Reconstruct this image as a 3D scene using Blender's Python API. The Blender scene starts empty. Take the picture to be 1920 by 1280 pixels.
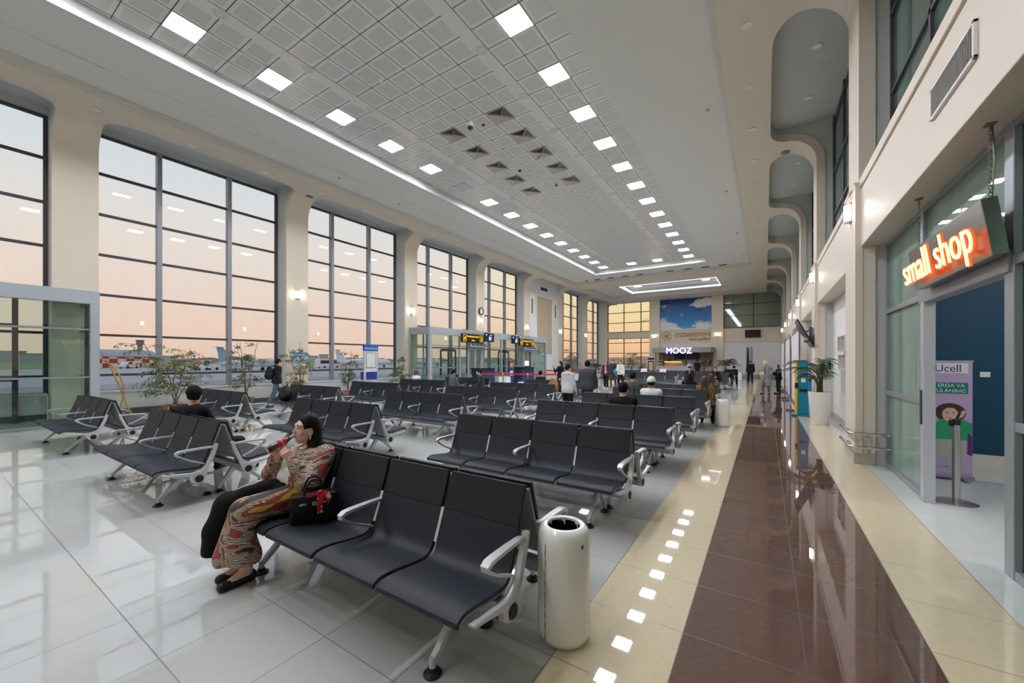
import bpy, math, random
import numpy as np
from mathutils import Vector, Matrix
R = math.radians
random.seed(7)
SC = bpy.context.scene
COL = SC.collection
# ------------------------------------------------------------------ helpers
def lin(c):
    out = []
    for x in c[:3]:
        x = x / 255.0
        out.append(x / 12.92 if x <= 0.04045 else ((x + 0.055) / 1.055) ** 2.4)
    return (*out, 1.0)

MATS = {}
def mat(name, rgb=(128, 128, 128), rough=0.5, metal=0.0, spec=0.5, emit=None, es=1.0, coat=0.0, trans=0.0, ior=1.45, bump=None):
    if name in MATS: return MATS[name]
    m = bpy.data.materials.new(name); m.use_nodes = True
    b = m.node_tree.nodes['Principled BSDF']
    b.inputs['Base Color'].default_value = lin(rgb)
    b.inputs['Roughness'].default_value = rough
    b.inputs['Metallic'].default_value = metal
    b.inputs['Specular IOR Level'].default_value = spec
    b.inputs['Coat Weight'].default_value = coat
    b.inputs['Transmission Weight'].default_value = trans
    b.inputs['IOR'].default_value = ior
    if emit:
        b.inputs['Emission Color'].default_value = lin(emit)
        b.inputs['Emission Strength'].default_value = es
    nt = m.node_tree
    if bump:
        sc, st = bump
        n = nt.nodes.new('ShaderNodeTexNoise'); n.inputs['Scale'].default_value = sc
        bp = nt.nodes.new('ShaderNodeBump'); bp.inputs['Strength'].default_value = st; bp.inputs['Distance'].default_value = 0.01
        tc = nt.nodes.new('ShaderNodeTexCoord')
        nt.links.new(tc.outputs['Object'], n.inputs['Vector'])
        nt.links.new(n.outputs['Fac'], bp.inputs['Height']); nt.links.new(bp.outputs['Normal'], b.inputs['Normal'])
    MATS[name] = m
    return m

class NT:
    """small node-graph writer"""
    def __init__(s, name):
        s.m = bpy.data.materials.new(name); s.m.use_nodes = True; s.t = s.m.node_tree
        s.b = s.t.nodes['Principled BSDF']; s.out = s.t.nodes['Material Output']
        MATS[name] = s.m
    def n(s, kind, **kw):
        nd = s.t.nodes.new(kind)
        for k, v in kw.items(): setattr(nd, k, v)
        return nd
    def put(s, sock, v):
        if hasattr(v, 'is_output') or hasattr(v, 'links'): s.t.links.new(v, sock)
        else: sock.default_value = v
    def math(s, op, a, b=None, c=None):
        nd = s.n('ShaderNodeMath', operation=op)
        s.put(nd.inputs[0], a)
        if b is not None: s.put(nd.inputs[1], b)
        if c is not None: s.put(nd.inputs[2], c)
        return nd.outputs[0]
    def mix(s, f, a, b):
        nd = s.n('ShaderNodeMix', data_type='RGBA')
        s.put(nd.inputs[0], f); s.put(nd.inputs[6], a); s.put(nd.inputs[7], b)
        return nd.outputs[2]
    def ramp(s, f, stops, interp='LINEAR'):
        nd = s.n('ShaderNodeValToRGB'); r = nd.color_ramp; r.interpolation = interp
        while len(r.elements) < len(stops): r.elements.new(0.5)
        for e, (p, c) in zip(r.elements, stops): e.position = p; e.color = c if len(c) == 4 else lin(c)
        s.put(nd.inputs[0], f); return nd.outputs[0]
    def noise(s, vec, scale, detail=2.0, dist=0.0, rough=0.5):
        nd = s.n('ShaderNodeTexNoise'); s.put(nd.inputs['Vector'], vec)
        nd.inputs['Scale'].default_value = scale; nd.inputs['Detail'].default_value = detail
        nd.inputs['Distortion'].default_value = dist; nd.inputs['Roughness'].default_value = rough
        return nd.outputs['Fac']
    def obj(s): return s.n('ShaderNodeTexCoord').outputs['Object']
    def xyz(s, vec):
        nd = s.n('ShaderNodeSeparateXYZ'); s.put(nd.inputs[0], vec); return nd.outputs
    def mapping(s, vec, loc=(0,0,0), rot=(0,0,0), sc=(1,1,1)):
        nd = s.n('ShaderNodeMapping'); s.put(nd.inputs[0], vec)
        nd.inputs[1].default_value = loc; nd.inputs[2].default_value = rot; nd.inputs[3].default_value = sc
        return nd.outputs[0]
    def bump(s, h, st=0.2, d=0.01):
        nd = s.n('ShaderNodeBump'); nd.inputs['Strength'].default_value = st; nd.inputs['Distance'].default_value = d
        s.put(nd.inputs['Height'], h); s.t.links.new(nd.outputs[0], s.b.inputs['Normal'])
    def base(s, c): s.put(s.b.inputs['Base Color'], c)
    def set(s, **kw):
        for k, v in kw.items(): s.put(s.b.inputs[k], v)
        return s

def frame_from(t, up=Vector((0, 0, 1))):
    t = t.normalized()
    if abs(t.dot(up)) > 0.95: up = Vector((1, 0, 0))
    a = t.cross(up).normalized(); b = a.cross(t).normalized()
    return a, b

class MB:
    def __init__(s): s.v = []; s.f = []; s.m = []; s.cur = 0
    def face(s, idx): s.f.append(tuple(idx)); s.m.append(s.cur)
    def mesh(s, vs, fs):
        o = len(s.v); s.v += [tuple(p) for p in vs]
        for f in fs: s.face([i + o for i in f])
        return s
    def box(s, c, d, rz=0.0, M=None):
        x, y, z = d[0] / 2, d[1] / 2, d[2] / 2
        vs = [Vector(p) for p in ((-x,-y,-z),(x,-y,-z),(x,y,-z),(-x,y,-z),(-x,-y,z),(x,-y,z),(x,y,z),(-x,y,z))]
        if M is not None: vs = [M @ p for p in vs]
        if rz: q = Matrix.Rotation(rz, 3, 'Z'); vs = [q @ p for p in vs]
        cc = Vector(c); vs = [p + cc for p in vs]
        return s.mesh(vs, [(0,3,2,1),(4,5,6,7),(0,1,5,4),(1,2,6,5),(2,3,7,6),(3,0,4,7)])
    def bx(s, x0, x1, y0, y1, z0, z1):
        return s.box(((x0+x1)/2, (y0+y1)/2, (z0+z1)/2), (abs(x1-x0), abs(y1-y0), abs(z1-z0)))
    def prism(s, poly, axis, a, b):
        def P(p, t):
            if axis == 'x': return (t, p[0], p[1])
            if axis == 'y': return (p[0], t, p[1])
            return (p[0], p[1], t)
        n = len(poly); o = len(s.v)
        s.v += [P(p, a) for p in poly] + [P(p, b) for p in poly]
        ar = sum(poly[i][0]*poly[(i+1)%n][1]-poly[(i+1)%n][0]*poly[i][1] for i in range(n))
        flip = (ar < 0) ^ (axis == 'y') ^ (b < a)
        lo = list(range(n)); hi = [i+n for i in range(n)]
        F = [lo[::-1], hi] + [[i, (i+1)%n, (i+1)%n+n, i+n] for i in range(n)]
        for f in F: s.face([o+i for i in (f[::-1] if flip else f)])
        return s
    def tube(s, pts, r, n=8, cap=True, closed=False):
        pts = [Vector(p) for p in pts]; k = len(pts)
        rs = r if isinstance(r, (list, tuple)) else [r]*k
        o = len(s.v); pa = None
        for i, p in enumerate(pts):
            if closed: t = pts[(i+1)%k]-pts[i-1]
            else: t = pts[min(i+1,k-1)]-pts[max(i-1,0)]
            t.normalize()
            if pa is None: a, b = frame_from(t)
            else:
                a = (pa - t*pa.dot(t)); a = a.normalized() if a.length > 1e-6 else frame_from(t)[0]; b = t.cross(a) * -1
            pa = a
            for j in range(n):
                q = 2*math.pi*j/n
                s.v.append(tuple(p + a*math.cos(q)*rs[i] + b*math.sin(q)*rs[i]))
        m = k if closed else k-1
        for i in range(m):
            for j in range(n):
                i2 = (i+1) % k
                s.face((o+i*n+j, o+i*n+(j+1)%n, o+i2*n+(j+1)%n, o+i2*n+j))
        if cap and not closed:
            s.face([o+j for j in range(n)][::-1]); s.face([o+(k-1)*n+j for j in range(n)])
        return s
    def bar(s, pts, w, t, side):
        """flat bar swept along pts; side = direction of width w, t = thickness"""
        pts = [Vector(p) for p in pts]; side = Vector(side).normalized(); k = len(pts)
        ws = w if isinstance(w, (list, tuple)) else [w]*k
        ts = t if isinstance(t, (list, tuple)) else [t]*k
        o = len(s.v)
        for i, p in enumerate(pts):
            d = (pts[min(i+1,k-1)]-pts[max(i-1,0)]).normalized(); nn = d.cross(side).normalized()
            for sx, sn in ((-1,-1),(1,-1),(1,1),(-1,1)):
                s.v.append(tuple(p + side*sx*ws[i]/2 + nn*sn*ts[i]/2))
        for i in range(k-1):
            for j in range(4):
                s.face((o+i*4+j, o+i*4+(j+1)%4, o+(i+1)*4+(j+1)%4, o+(i+1)*4+j))
        s.face([o, o+3, o+2, o+1]); s.face([o+(k-1)*4+j for j in range(4)])
        return s
    def lathe(s, prof, n=24, c=(0,0,0), M=None, caps=True):
        o = len(s.v)
        for r, z in prof:
            for j in range(n):
                q = 2*math.pi*j/n; p = Vector((r*math.cos(q), r*math.sin(q), z))
                if M is not None: p = M @ p
                s.v.append((p.x+c[0], p.y+c[1], p.z+c[2]))
        for i in range(len(prof)-1):
            for j in range(n):
                s.face((o+i*n+j, o+i*n+(j+1)%n, o+(i+1)*n+(j+1)%n, o+(i+1)*n+j))
        if caps and prof[0][0] > 1e-4: s.face([o+j for j in range(n)][::-1])
        if caps and prof[-1][0] > 1e-4: s.face([o+(len(prof)-1)*n+j for j in range(n)])
        return s
    def cyl(s, c, r, h, axis='z', n=20):
        M = {'z': None, 'x': Matrix.Rotation(R(90), 3, 'Y'), 'y': Matrix.Rotation(R(-90), 3, 'X')}[axis]
        return s.lathe([(r, -h/2), (r, h/2)], n, c, M)
    def ell(s, c, r, nu=12, nv=8, M=None):
        prof = [(math.sin(math.pi*i/nv), -math.cos(math.pi*i/nv)) for i in range(nv+1)]
        o = len(s.v)
        for a, z in prof:
            for j in range(nu):
                q = 2*math.pi*j/nu; p = Vector((a*math.cos(q)*r[0], a*math.sin(q)*r[1], z*r[2]))
                if M is not None: p = M @ p
                s.v.append((p.x+c[0], p.y+c[1], p.z+c[2]))
        for i in range(nv):
            for j in range(nu):
                s.face((o+i*nu+j, o+i*nu+(j+1)%nu, o+(i+1)*nu+(j+1)%nu, o+(i+1)*nu+j))
        return s
    def build(s, name, m, parent=None, loc=(0,0,0), rz=0.0, smooth=None, bev=0.0, kind=None, rot=None):
        me = bpy.data.meshes.new(name)
        me.from_pydata(s.v, [], s.f)
        ms = m if isinstance(m, (list, tuple)) else [m]
        for x in ms: me.materials.append(x)
        if len(ms) > 1: me.polygons.foreach_set('material_index', s.m)
        if smooth is not None:
            me.polygons.foreach_set('use_smooth', [True]*len(me.polygons))
            me.set_sharp_from_angle(angle=R(smooth))
        me.update()
        o = bpy.data.objects.new(name, me); COL.objects.link(o)
        o.location = loc
        o.rotation_euler = rot if rot else (0, 0, rz)
        if parent is not None: o.parent = parent
        if bev:
            md = o.modifiers.new('bevel', 'BEVEL'); md.width = bev; md.segments = 2; md.limit_method = 'ANGLE'; md.angle_limit = R(40)
        if kind: o['kind'] = kind
        return o

def tag(o, label, cat, group=None):
    o['label'] = label; o['category'] = cat
    if group: o['group'] = group
    return o
def thing(name, label, cat, loc=(0,0,0), rz=0.0, group=None):
    o = bpy.data.objects.new(name, None); COL.objects.link(o)
    o.empty_display_size = 0.1
    o.location = loc; o.rotation_euler = (0, 0, rz)
    return tag(o, label, cat, group)
def struct(name, mb, m, parent=None, **kw):
    o = mb.build(name, m, parent, **kw)
    if parent is None: o['kind'] = 'structure'
    return o
def dup(root, loc, rz, label, group=None):
    def cp(o, par):
        c = o.copy(); COL.objects.link(c)
        if par is not None: c.parent = par
        for ch in o.children: cp(ch, c)
        return c
    r = cp(root, None); r.location = loc; r.rotation_euler = (0, 0, rz); r['label'] = label
    if group: r['group'] = group
    return r
def text_mb(body, size, depth=0.0, align='CENTER', sx=1.0, shear=0.0, space=1.0, offset=0.0):
    """letters in the local XZ plane, facing -Y, as a MB"""
    cu = bpy.data.curves.new('lettering', 'FONT'); cu.body = body; cu.size = size; cu.extrude = depth/2
    cu.align_x = align; cu.shear = shear; cu.space_character = space; cu.offset = offset; cu.resolution_u = 4
    ob = bpy.data.objects.new('lettering', cu); COL.objects.link(ob)
    me = bpy.data.meshes.new_from_object(ob.evaluated_get(bpy.context.evaluated_depsgraph_get()))
    mb = MB()
    mb.mesh([(v.co.x*sx, -v.co.z, v.co.y) for v in me.vertices], [tuple(p.vertices) for p in me.polygons])
    bpy.data.objects.remove(ob); bpy.data.meshes.remove(me); bpy.data.curves.remove(cu)
    return mb
def moved(mb, M):
    mb.v = [tuple(M @ Vector(p)) for p in mb.v]; return mb

# ------------------------------------------------------------------ camera
cam = bpy.data.cameras.new('camera'); cam.sensor_width = 36; cam.lens = 36*736/1920
cam.shift_y = 35/1920; cam.clip_end = 3000; cam.clip_start = 0.05
co = bpy.data.objects.new('camera', cam); COL.objects.link(co)
co.location = (0, 0, 1.65); co.rotation_euler = (R(90), 0, math.atan(475/736)); SC.camera = co
SC.view_settings.view_transform = 'Standard'; SC.view_settings.look = 'None'
SC.view_settings.gamma = 1; SC.view_settings.exposure = EXPO = 0.0; SC.view_settings.use_curve_mapping = False
cy = SC.cycles; cy.use_denoising = True; cy.max_bounces = 8; cy.diffuse_bounces = 4; cy.glossy_bounces = 4
cy.transparent_max_bounces = 16; cy.transmission_bounces = 6; cy.sample_clamp_indirect = 6; cy.caustics_reflective = False
cy.caustics_refractive = False
try: cy.denoiser = 'OPENIMAGEDENOISE'
except Exception: pass
# ------------------------------------------------------------------ sky at dusk: colour follows elevation and compass direction only
w = bpy.data.worlds.new('dusk'); SC.world = w; w.use_nodes = True
nt = w.node_tree; bg = nt.nodes['Background']
tc = nt.nodes.new('ShaderNodeTexCoord'); sp = nt.nodes.new('ShaderNodeSeparateXYZ'); nt.links.new(tc.outputs['Generated'], sp.inputs[0])
def wramp(sock, stops):
    r = nt.nodes.new('ShaderNodeValToRGB')
    while len(r.color_ramp.elements) < len(stops): r.color_ramp.elements.new(0.5)
    for e, (p, c) in zip(r.color_ramp.elements, stops): e.position = p; e.color = lin(c)
    nt.links.new(sock, r.inputs[0]); return r.outputs[0]
west = wramp(sp.outputs[2], [(0.0, (238,204,184)), (0.05, (246,212,192)), (0.13, (246,222,208)), (0.24, (242,230,222)), (0.34, (226,228,232)), (0.46, (208,222,234)), (0.7, (170,194,222))])
north = wramp(sp.outputs[2], [(0.0, (250,190,146)), (0.04, (255,206,156)), (0.10, (255,224,168)), (0.2, (255,238,190)), (0.4, (246,236,218)), (0.7, (170,194,222))])
mr = nt.nodes.new('ShaderNodeMapRange'); mr.interpolation_type = 'SMOOTHSTEP'
mr.inputs[1].default_value = 0.66; mr.inputs[2].default_value = 0.98
nt.links.new(sp.outputs[1], mr.inputs[0])
mx = nt.nodes.new('ShaderNodeMix'); mx.data_type = 'RGBA'
nt.links.new(mr.outputs[0], mx.inputs[0]); nt.links.new(west, mx.inputs[6]); nt.links.new(north, mx.inputs[7])
nt.links.new(mx.outputs[2], bg.inputs['Color']); bg.inputs['Strength'].default_value = 1.0

# ------------------------------------------------------------------ materials
CREAM = mat('cream_paint', (226, 214, 194), 0.55, bump=(60, 0.03))
CREAM2 = mat('cream_paint_right', (226, 213, 198), 0.5, bump=(60, 0.03))
GREYP = mat('grey_paint', (206, 209, 205), 0.6)
WHITE = mat('white_paint', (236, 236, 236), 0.55)
RINGM = mat('ceiling_board', (228, 227, 221), 0.6)
LIPM = mat('white_cove_edge', (222, 222, 220), 0.45)
COVEM = mat('lit_cove_edge', (248, 248, 248), 0.45, emit=(246, 247, 255), es=1.6)
DARKAL = mat('dark_window_frame', (74, 70, 76), 0.45)
ALU = mat('grey_aluminium', (150, 154, 160), 0.4, 0.3)
ALU2 = mat('light_aluminium', (188, 193, 198), 0.35, 0.2)
STEEL = mat('brushed_steel', (190, 190, 188), 0.25, 0.9)
CHROME = mat('chrome', (205, 206, 206), 0.12, 1.0)
BLACK = mat('black_plastic', (22, 22, 24), 0.4)
RUBBER = mat('black_rubber', (16, 16, 17), 0.6)
PANELW = mat('white_plastic', (238, 238, 236), 0.3)
LIGHTM = mat('lit_panel', (255, 255, 255), 0.4, emit=(244, 247, 255), es=76.0)
BULB = mat('sconce_glow', (255, 255, 255), 0.4, emit=(255, 244, 226), es=60.0)

def glass(name, tint, refl=1.0, rough=0.0):
    g = NT(name); t = g.t
    tr = g.n('ShaderNodeBsdfTransparent'); tr.inputs[0].default_value = lin(tint)
    gl = g.n('ShaderNodeBsdfGlossy'); gl.inputs['Roughness'].default_value = rough
    fr = g.n('ShaderNodeFresnel'); fr.inputs[0].default_value = 1.5
    geo = g.n('ShaderNodeNewGeometry'); f = g.math('MULTIPLY', g.math('MULTIPLY', fr.outputs[0], refl), g.math('SUBTRACT', 1.0, geo.outputs['Backfacing']))
    mx = g.n('ShaderNodeMixShader'); t.links.new(f, mx.inputs[0]); t.links.new(tr.outputs[0], mx.inputs[1]); t.links.new(gl.outputs[0], mx.inputs[2])
    t.links.new(mx.outputs[0], g.out.inputs[0]); return g.m
GLASS = glass('window_glass', (250, 252, 252), 0.75)
GLASSG = glass('green_glass', (232, 242, 238), 1.9)
GLASSR = glass('shop_glass', (150, 190, 178), 1.25)
# ================================================================== SETTING
# ---- floor: polished tiles, colour bands run along the hall
f = NT('polished_tiles'); x, y, z = f.xyz(f.obj())
def lines(co, off, pitch, w):
    q = f.math('FRACT', f.math('DIVIDE', f.math('SUBTRACT', co, off), pitch))
    d = f.math('ABSOLUTE', f.math('SUBTRACT', q, 0.5))
    return f.math('GREATER_THAN', d, 0.5 - w/pitch/2)
def gt(v): return f.math('GREATER_THAN', x, v)
def near(v, w): return f.math('LESS_THAN', f.math('ABSOLUTE', f.math('SUBTRACT', x, v)), w)
ly = lines(y, 0.766, 0.598, 0.006)
lxg = f.math('MULTIPLY', lines(x, -1.003, 0.604, 0.006), f.math('LESS_THAN', x, -0.99))
lxs = f.math('MAXIMUM', f.math('MAXIMUM', near(-1.003, .004), near(-0.42, .003)), f.math('MAXIMUM', near(0.185, .003), f.math('MAXIMUM', near(0.79, .003), near(1.33, .003))))
lxr = f.math('MULTIPLY', lines(x, 1.93, 0.6, 0.006), gt(1.4))
ln = f.math('MAXIMUM', f.math('MAXIMUM', ly, lxg), f.math('MAXIMUM', lxs, lxr))
nz = f.noise(f.obj(), 9.0, 4.0, 0.6)
nb = f.noise(f.mapping(f.obj(), sc=(1, 1, 1)), 26.0, 5.0, 1.2, 0.65)
cid = f.n('ShaderNodeCombineXYZ')
f.put(cid.inputs[0], f.math('FLOOR', f.math('DIVIDE', f.math('ADD', x, 1.003), 0.604))); f.put(cid.inputs[1], f.math('FLOOR', f.math('DIVIDE', f.math('SUBTRACT', y, 0.766), 0.598)))
wn = f.n('ShaderNodeTexWhiteNoise', noise_dimensions='2D'); f.put(wn.inputs['Vector'], cid.outputs[0])
grey = f.mix(f.math('ADD', f.math('MULTIPLY', nz, 0.5), f.math('MULTIPLY', wn.outputs[0], 0.5)), lin((184, 185, 182)), lin((194, 195, 192)))
beige = f.mix(nb, lin((201, 184, 151)), lin((225, 212, 183)))
brown = f.ramp(nb, [(0.3, (92, 69, 61)), (0.6, (100, 75, 66)), (0.75, (118, 90, 78))])
white = f.mix(nz, lin((204, 206, 202)), lin((216, 218, 215)))
c = f.mix(gt(-1.003), grey, beige); c = f.mix(gt(-0.42), c, brown); c = f.mix(gt(0.79), c, beige); c = f.mix(gt(1.33), c, white)
c = f.mix(f.math('MULTIPLY', ln, 0.75), c, lin((70, 62, 54)))
f.base(c); f.set(Roughness=f.math('ADD', 0.022, f.math('MULTIPLY', ln, 0.3))); f.b.inputs['Specular IOR Level'].default_value = 1.0
FLOORM = f.m
YS, YE = -7.0, 45.0
struct('floor', MB().mesh([(-17.2, YS, 0), (7.0, YS, 0), (7.0, YE+.2, 0), (-17.2, YE+.2, 0)], [(0, 1, 2, 3)]), FLOORM)

# ---- ceiling tiles
f = NT('ceiling_tiles'); x, y, z = f.xyz(f.obj())
PT = 0.607
def cell(co, off):
    q = f.math('FRACT', f.math('DIVIDE', f.math('SUBTRACT', co, off), PT))
    return f.math('ABSOLUTE', f.math('SUBTRACT', q, 0.5))
PT, PX = 0.613, PT
dy = cell(y, 3.25 - PT/2); PT = PX
# three fields across: tiles hang from x = -3.50 (3 tiles), -5.60 (6 tiles), -9.52 (3 tiles)
dxr, dxc, dxl = cell(x, -3.50), cell(x, -5.60), cell(x, -9.52)
isr = f.math('GREATER_THAN', x, -5.46); isl = f.math('LESS_THAN', x, -9.38)
def pick(a, b, cc):
    t = f.math('ADD', f.math('MULTIPLY', isr, a), f.math('MULTIPLY', isl, cc))
    return f.math('ADD', t, f.math('MULTIPLY', f.math('SUBTRACT', 1.0, f.math('ADD', isr, isl)), b))
dx = pick(dxr, dxc, dxl)
dm = f.math('MAXIMUM', dx, dy)
gap = f.math('GREATER_THAN', dm, 0.485)
core = f.math('LESS_THAN', dm, 0.36)
perf = f.n('ShaderNodeTexVoronoi'); perf.inputs['Scale'].default_value = 60; perf.inputs['Randomness'].default_value = 0.0; f.put(perf.inputs['Vector'], f.obj())
dots = f.math('LESS_THAN', perf.outputs['Distance'], 0.28)
col = f.mix(core, lin((236, 234, 230)), f.mix(f.math('MULTIPLY', dots, 0.5), lin((222, 219, 214)), lin((170, 166, 162))))
col = f.mix(gap, col, lin((40, 38, 36)))
f.base(col); f.set(Roughness=0.3); f.b.inputs['Specular IOR Level'].default_value = 0.7
f.bump(f.noise(f.obj(), 1.6, 1.0), 0.25, 0.02)
TILEM = f.m
def ceil_plane(name, x0, x1, y0, y1, zz, m):
    return struct(name, MB().mesh([(x0, y0, zz), (x0, y1, zz), (x1, y1, zz), (x1, y0, zz)], [(0, 1, 2, 3)]), m)
CZ = 8.75
ceil_plane('ceiling', -11.42, -3.44, YS, 30.0, CZ, TILEM)
STRIPM = mat('ceiling_strip', (236, 234, 230), 0.5)
for i, xs in enumerate((-5.46, -9.38)):
    struct('trim_%d' % (i+1), MB().bx(xs-.14, xs+.14, YS, 30, CZ-.02, CZ+.01), STRIPM)
# stepped ring round the tile field
b = MB()
b.bx(-1.93, -0.80, YS, 32.1, 8.43, 8.6); b.bx(-3.44, -1.93, YS, 32.1, 8.46, 8.6)
b.bx(-14.08, -12.95, YS, 32.1, 8.43, 8.6); b.bx(-12.95, -11.42, YS, 32.1, 8.46, 8.6)
b.bx(-11.42, -3.44, 30.0, 32.1, 8.46, 8.6)
struct('ceiling_ring', b, RINGM)
b = MB()   # white lip along the inner edge of the ring
b.bx(-11.54, -11.40, YS, 30.1, 8.44, 8.56); b.bx(-11.54, -3.42, 29.98, 30.12, 8.44, 8.56)
struct('trim_3', b, LIPM)
b = MB()
b.bx(-11.46, -11.42, YS, 30, 8.56, CZ+.02); b.bx(-3.44, -3.40, YS, 30, 8.56, CZ+.02); b.bx(-11.46, -3.4, 30.0, 30.04, 8.56, CZ+.02)
struct('trim_4', b, GREYP)
# cream soffit with its moulded edge, and the small second tray
b = MB()
SO = 8.2
b.bx(-0.80, 0.121, YS, YE, SO, SO+.12); b.bx(-15.001, -14.08, YS, YE, SO, SO+.12)
b.bx(-14.08, -0.80, 32.1, 34.4, SO, SO+.12); b.bx(-14.08, -0.80, 41.6, YE, SO, SO+.12)
struct('ceiling_soffit', b, CREAM)
b = MB()
def mould(x0, x1, y0, y1):
    b.bx(x0, x1, y0, y1, SO+.04, SO+.27)
for (y0, y1) in ((YS, 32.1), (34.4, 41.6)):
    b.bx(-.86, -.78, y0, y1, SO+.05, 8.5); b.bx(-14.10, -14.02, y0, y1, SO+.05, 8.5)
    b.bx(-.93, -.86, y0, y1, SO+.14, 8.5); b.bx(-14.02, -13.95, y0, y1, SO+.14, 8.5)
for yy, s in ((32.1, -1), (34.4, 1), (41.6, -1)):
    b.bx(-14.02, -.86, min(yy, yy+s*.08), max(yy, yy+s*.08), SO+.05, 8.5); b.bx(-14, -.9, min(yy, yy+s*.15), max(yy, yy+s*.15), SO+.14, 8.5)
struct('trim_5', b, mat('cornice_paint', (216, 213, 204), .6))
b = MB(); b.bx(-14.08, -.80, 34.4, 36.2, 8.46, 8.6); b.bx(-14.08, -.80, 40.2, 41.6, 8.46, 8.6); b.bx(-14.08, -11.3, 36.2, 40.2, 8.46, 8.6); b.bx(-3.4, -.80, 36.2, 40.2, 8.46, 8.6)
struct('ceiling_ring_far', b, RINGM)
b = MB(); b.bx(-11.42, -11.28, 36.1, 40.3, 8.44, 8.56); b.bx(-3.42, -3.38, 36.1, 40.3, 8.44, 8.56); b.bx(-11.42, -3.4, 40.2, 40.32, 8.44, 8.56); b.bx(-11.42, -3.4, 36.1, 36.2, 8.44, 8.56)
struct('trim_6', b, COVEM)
ceil_plane('ceiling_far', -11.42, -3.3, 36.1, 40.3, CZ, TILEM)
b = MB(); b.bx(-11.42, -3.3, 36.1, 36.12, 8.5, CZ); b.bx(-11.42, -3.3, 40.28, 40.3, 8.5, CZ); b.bx(-11.42, -11.4, 36.1, 40.3, 8.5, CZ)
b.bx(-7.6, -7.3, 36.2, 40.2, CZ-.02, CZ); struct('trim_7', b, STRIPM)
# roof slab that closes the building above every ceiling
struct('roof_slab', MB().bx(-17.0, 7.2, YS-.2, YE+.4, 8.9, 9.1), GREYP)

# ---- pillars: rib under the soffit, quarter-round knee, shaft down to the floor
COLS = [8.25 + 6.11*k for k in range(-2, 7)]
COLW = 0.88
def pillar(name, side, y0, y1):
    xo, xf, xb, xg = (0.12, 1.25, 1.42, 1.66) if side > 0 else (-15.0, -16.0, -16.2, -16.8)
    s = 1 if side > 0 else -1
    def solid(d0, d1, inset, m):
        # inner skin at depth d0 behind the visible face, outer skin at depth d1
        Rr = 0.75; inner = []
        xk = xf - s*Rr
        n1 = 10
        for i in range(n1+1): inner.append((xo + (xk-xo)*i/n1, SO, 0))
        for i in range(1, 11):
            q = math.pi/2*i/10; inner.append((xk + s*Rr*math.sin(q), SO - Rr*(1-math.cos(q)), 1))
        inner.append((xf, 0.0, 2))
        b = MB(); t = 0; prev = None; rows = []
        for (px, pz, kk) in inner:
            if prev: t += math.hypot(px-prev[0], pz-prev[1])
            prev = (px, pz)
            rx, ry = 0.5, 0.75
            off = ry*(1-math.sqrt(max(0, 1-((rx-t)/rx)**2))) if t < rx else 0
            # normal direction into the wall
            if kk == 0: nx, nz2 = 0, 1
            elif kk == 1:
                q = math.asin(min(1, abs(px-xk)/Rr)); nx, nz2 = s*math.sin(q), math.cos(q)
            else: nx, nz2 = s, 0
            rows.append((px, pz, nx, nz2, off))
        def P(r, d, deep):
            px, pz, nx, nz2, off = r
            if not deep: return (px+nx*d, pz+nz2*d)
            X = px+nx*d if abs(nx) < 0.01 else (xg if True else 0)
            # deep skin: recess ceiling height over the rib, glazing plane behind the shaft
            if abs(nx) < 0.01: return (px, SO + d1)
            if nz2 > 0.01: return (px + (xf + s*d1 - px)*(abs(px-xk)/Rr), pz + (SO + d1 - pz))
            return (xf + s*d1, pz)
        for r in rows:
            a = P(r, d0, False); c2 = P(r, d1, True) if d1 > 0.25 else P(r, d1, False)
            ya, yb = y0 - r[4] + inset, y1 + r[4] - inset
            b.v += [(a[0], ya, a[1]), (a[0], yb, a[1]), (c2[0], yb, c2[1]), (c2[0], ya, c2[1])]
        for i in range(len(rows)-1):
            for j in range(4):
                q = (i*4+j, i*4+(j+1)%4, i*4+4+(j+1)%4, i*4+4+j)
                b.face(q[::-1] if s > 0 else q)
        b.face((0, 1, 2, 3) if s > 0 else (3, 2, 1, 0)); e = (len(rows)-1)*4
        b.face((e+3, e+2, e+1, e) if s > 0 else (e, e+1, e+2, e+3))
        return b
    front = solid(0.0, 0.2, 0.0, CREAM)
    o = struct(name, front, CREAM2 if side > 0 else CREAM, smooth=30)
    dd = abs(xg-xf)
    back = solid(0.19, dd, 0.035, GREYP)
    k = back.build('pillar_reveal', GREYP, o, smooth=30)
    if side > 0:
        bb = MB().bx(1.205, 1.30, y0-.012, y1+.012, 0.1, 4.46); bb.bx(1.185, 1.30, y0-.03, y1+.03, 4.44, 4.48)
        bb.build('pillar_casing', CREAM2, o, bev=.004)
        q = MB().bx(1.19, 1.43, y0-.02, y1+.02, 0, .17); q.build('pillar_plinth', mat('plinth_tile', (176, 172, 160), .3), o)
    return o
for i, y0 in enumerate(COLS):
    pillar('pillar_%d' % (2*i+1), -1, y0, y0+COLW)
    pillar('pillar_%d' % (2*i+2), 1, y0, y0+COLW)
# recess ceilings above the bays
b = MB(); b.bx(-17.0, -14.9, YS, YE, 8.6, 8.75); b.bx(0.1, 1.9, YS, YE, 8.6, 8.75)
struct('ceiling_recess', b, mat('recess_paint', (204, 207, 204), .6))
b = MB(); b.bx(-15.02, -14.96, YS, YE, SO+.1, 8.62); b.bx(0.06, 0.12, YS, YE, SO+.1, 8.62)
struct('trim_8', b, CREAM)

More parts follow.
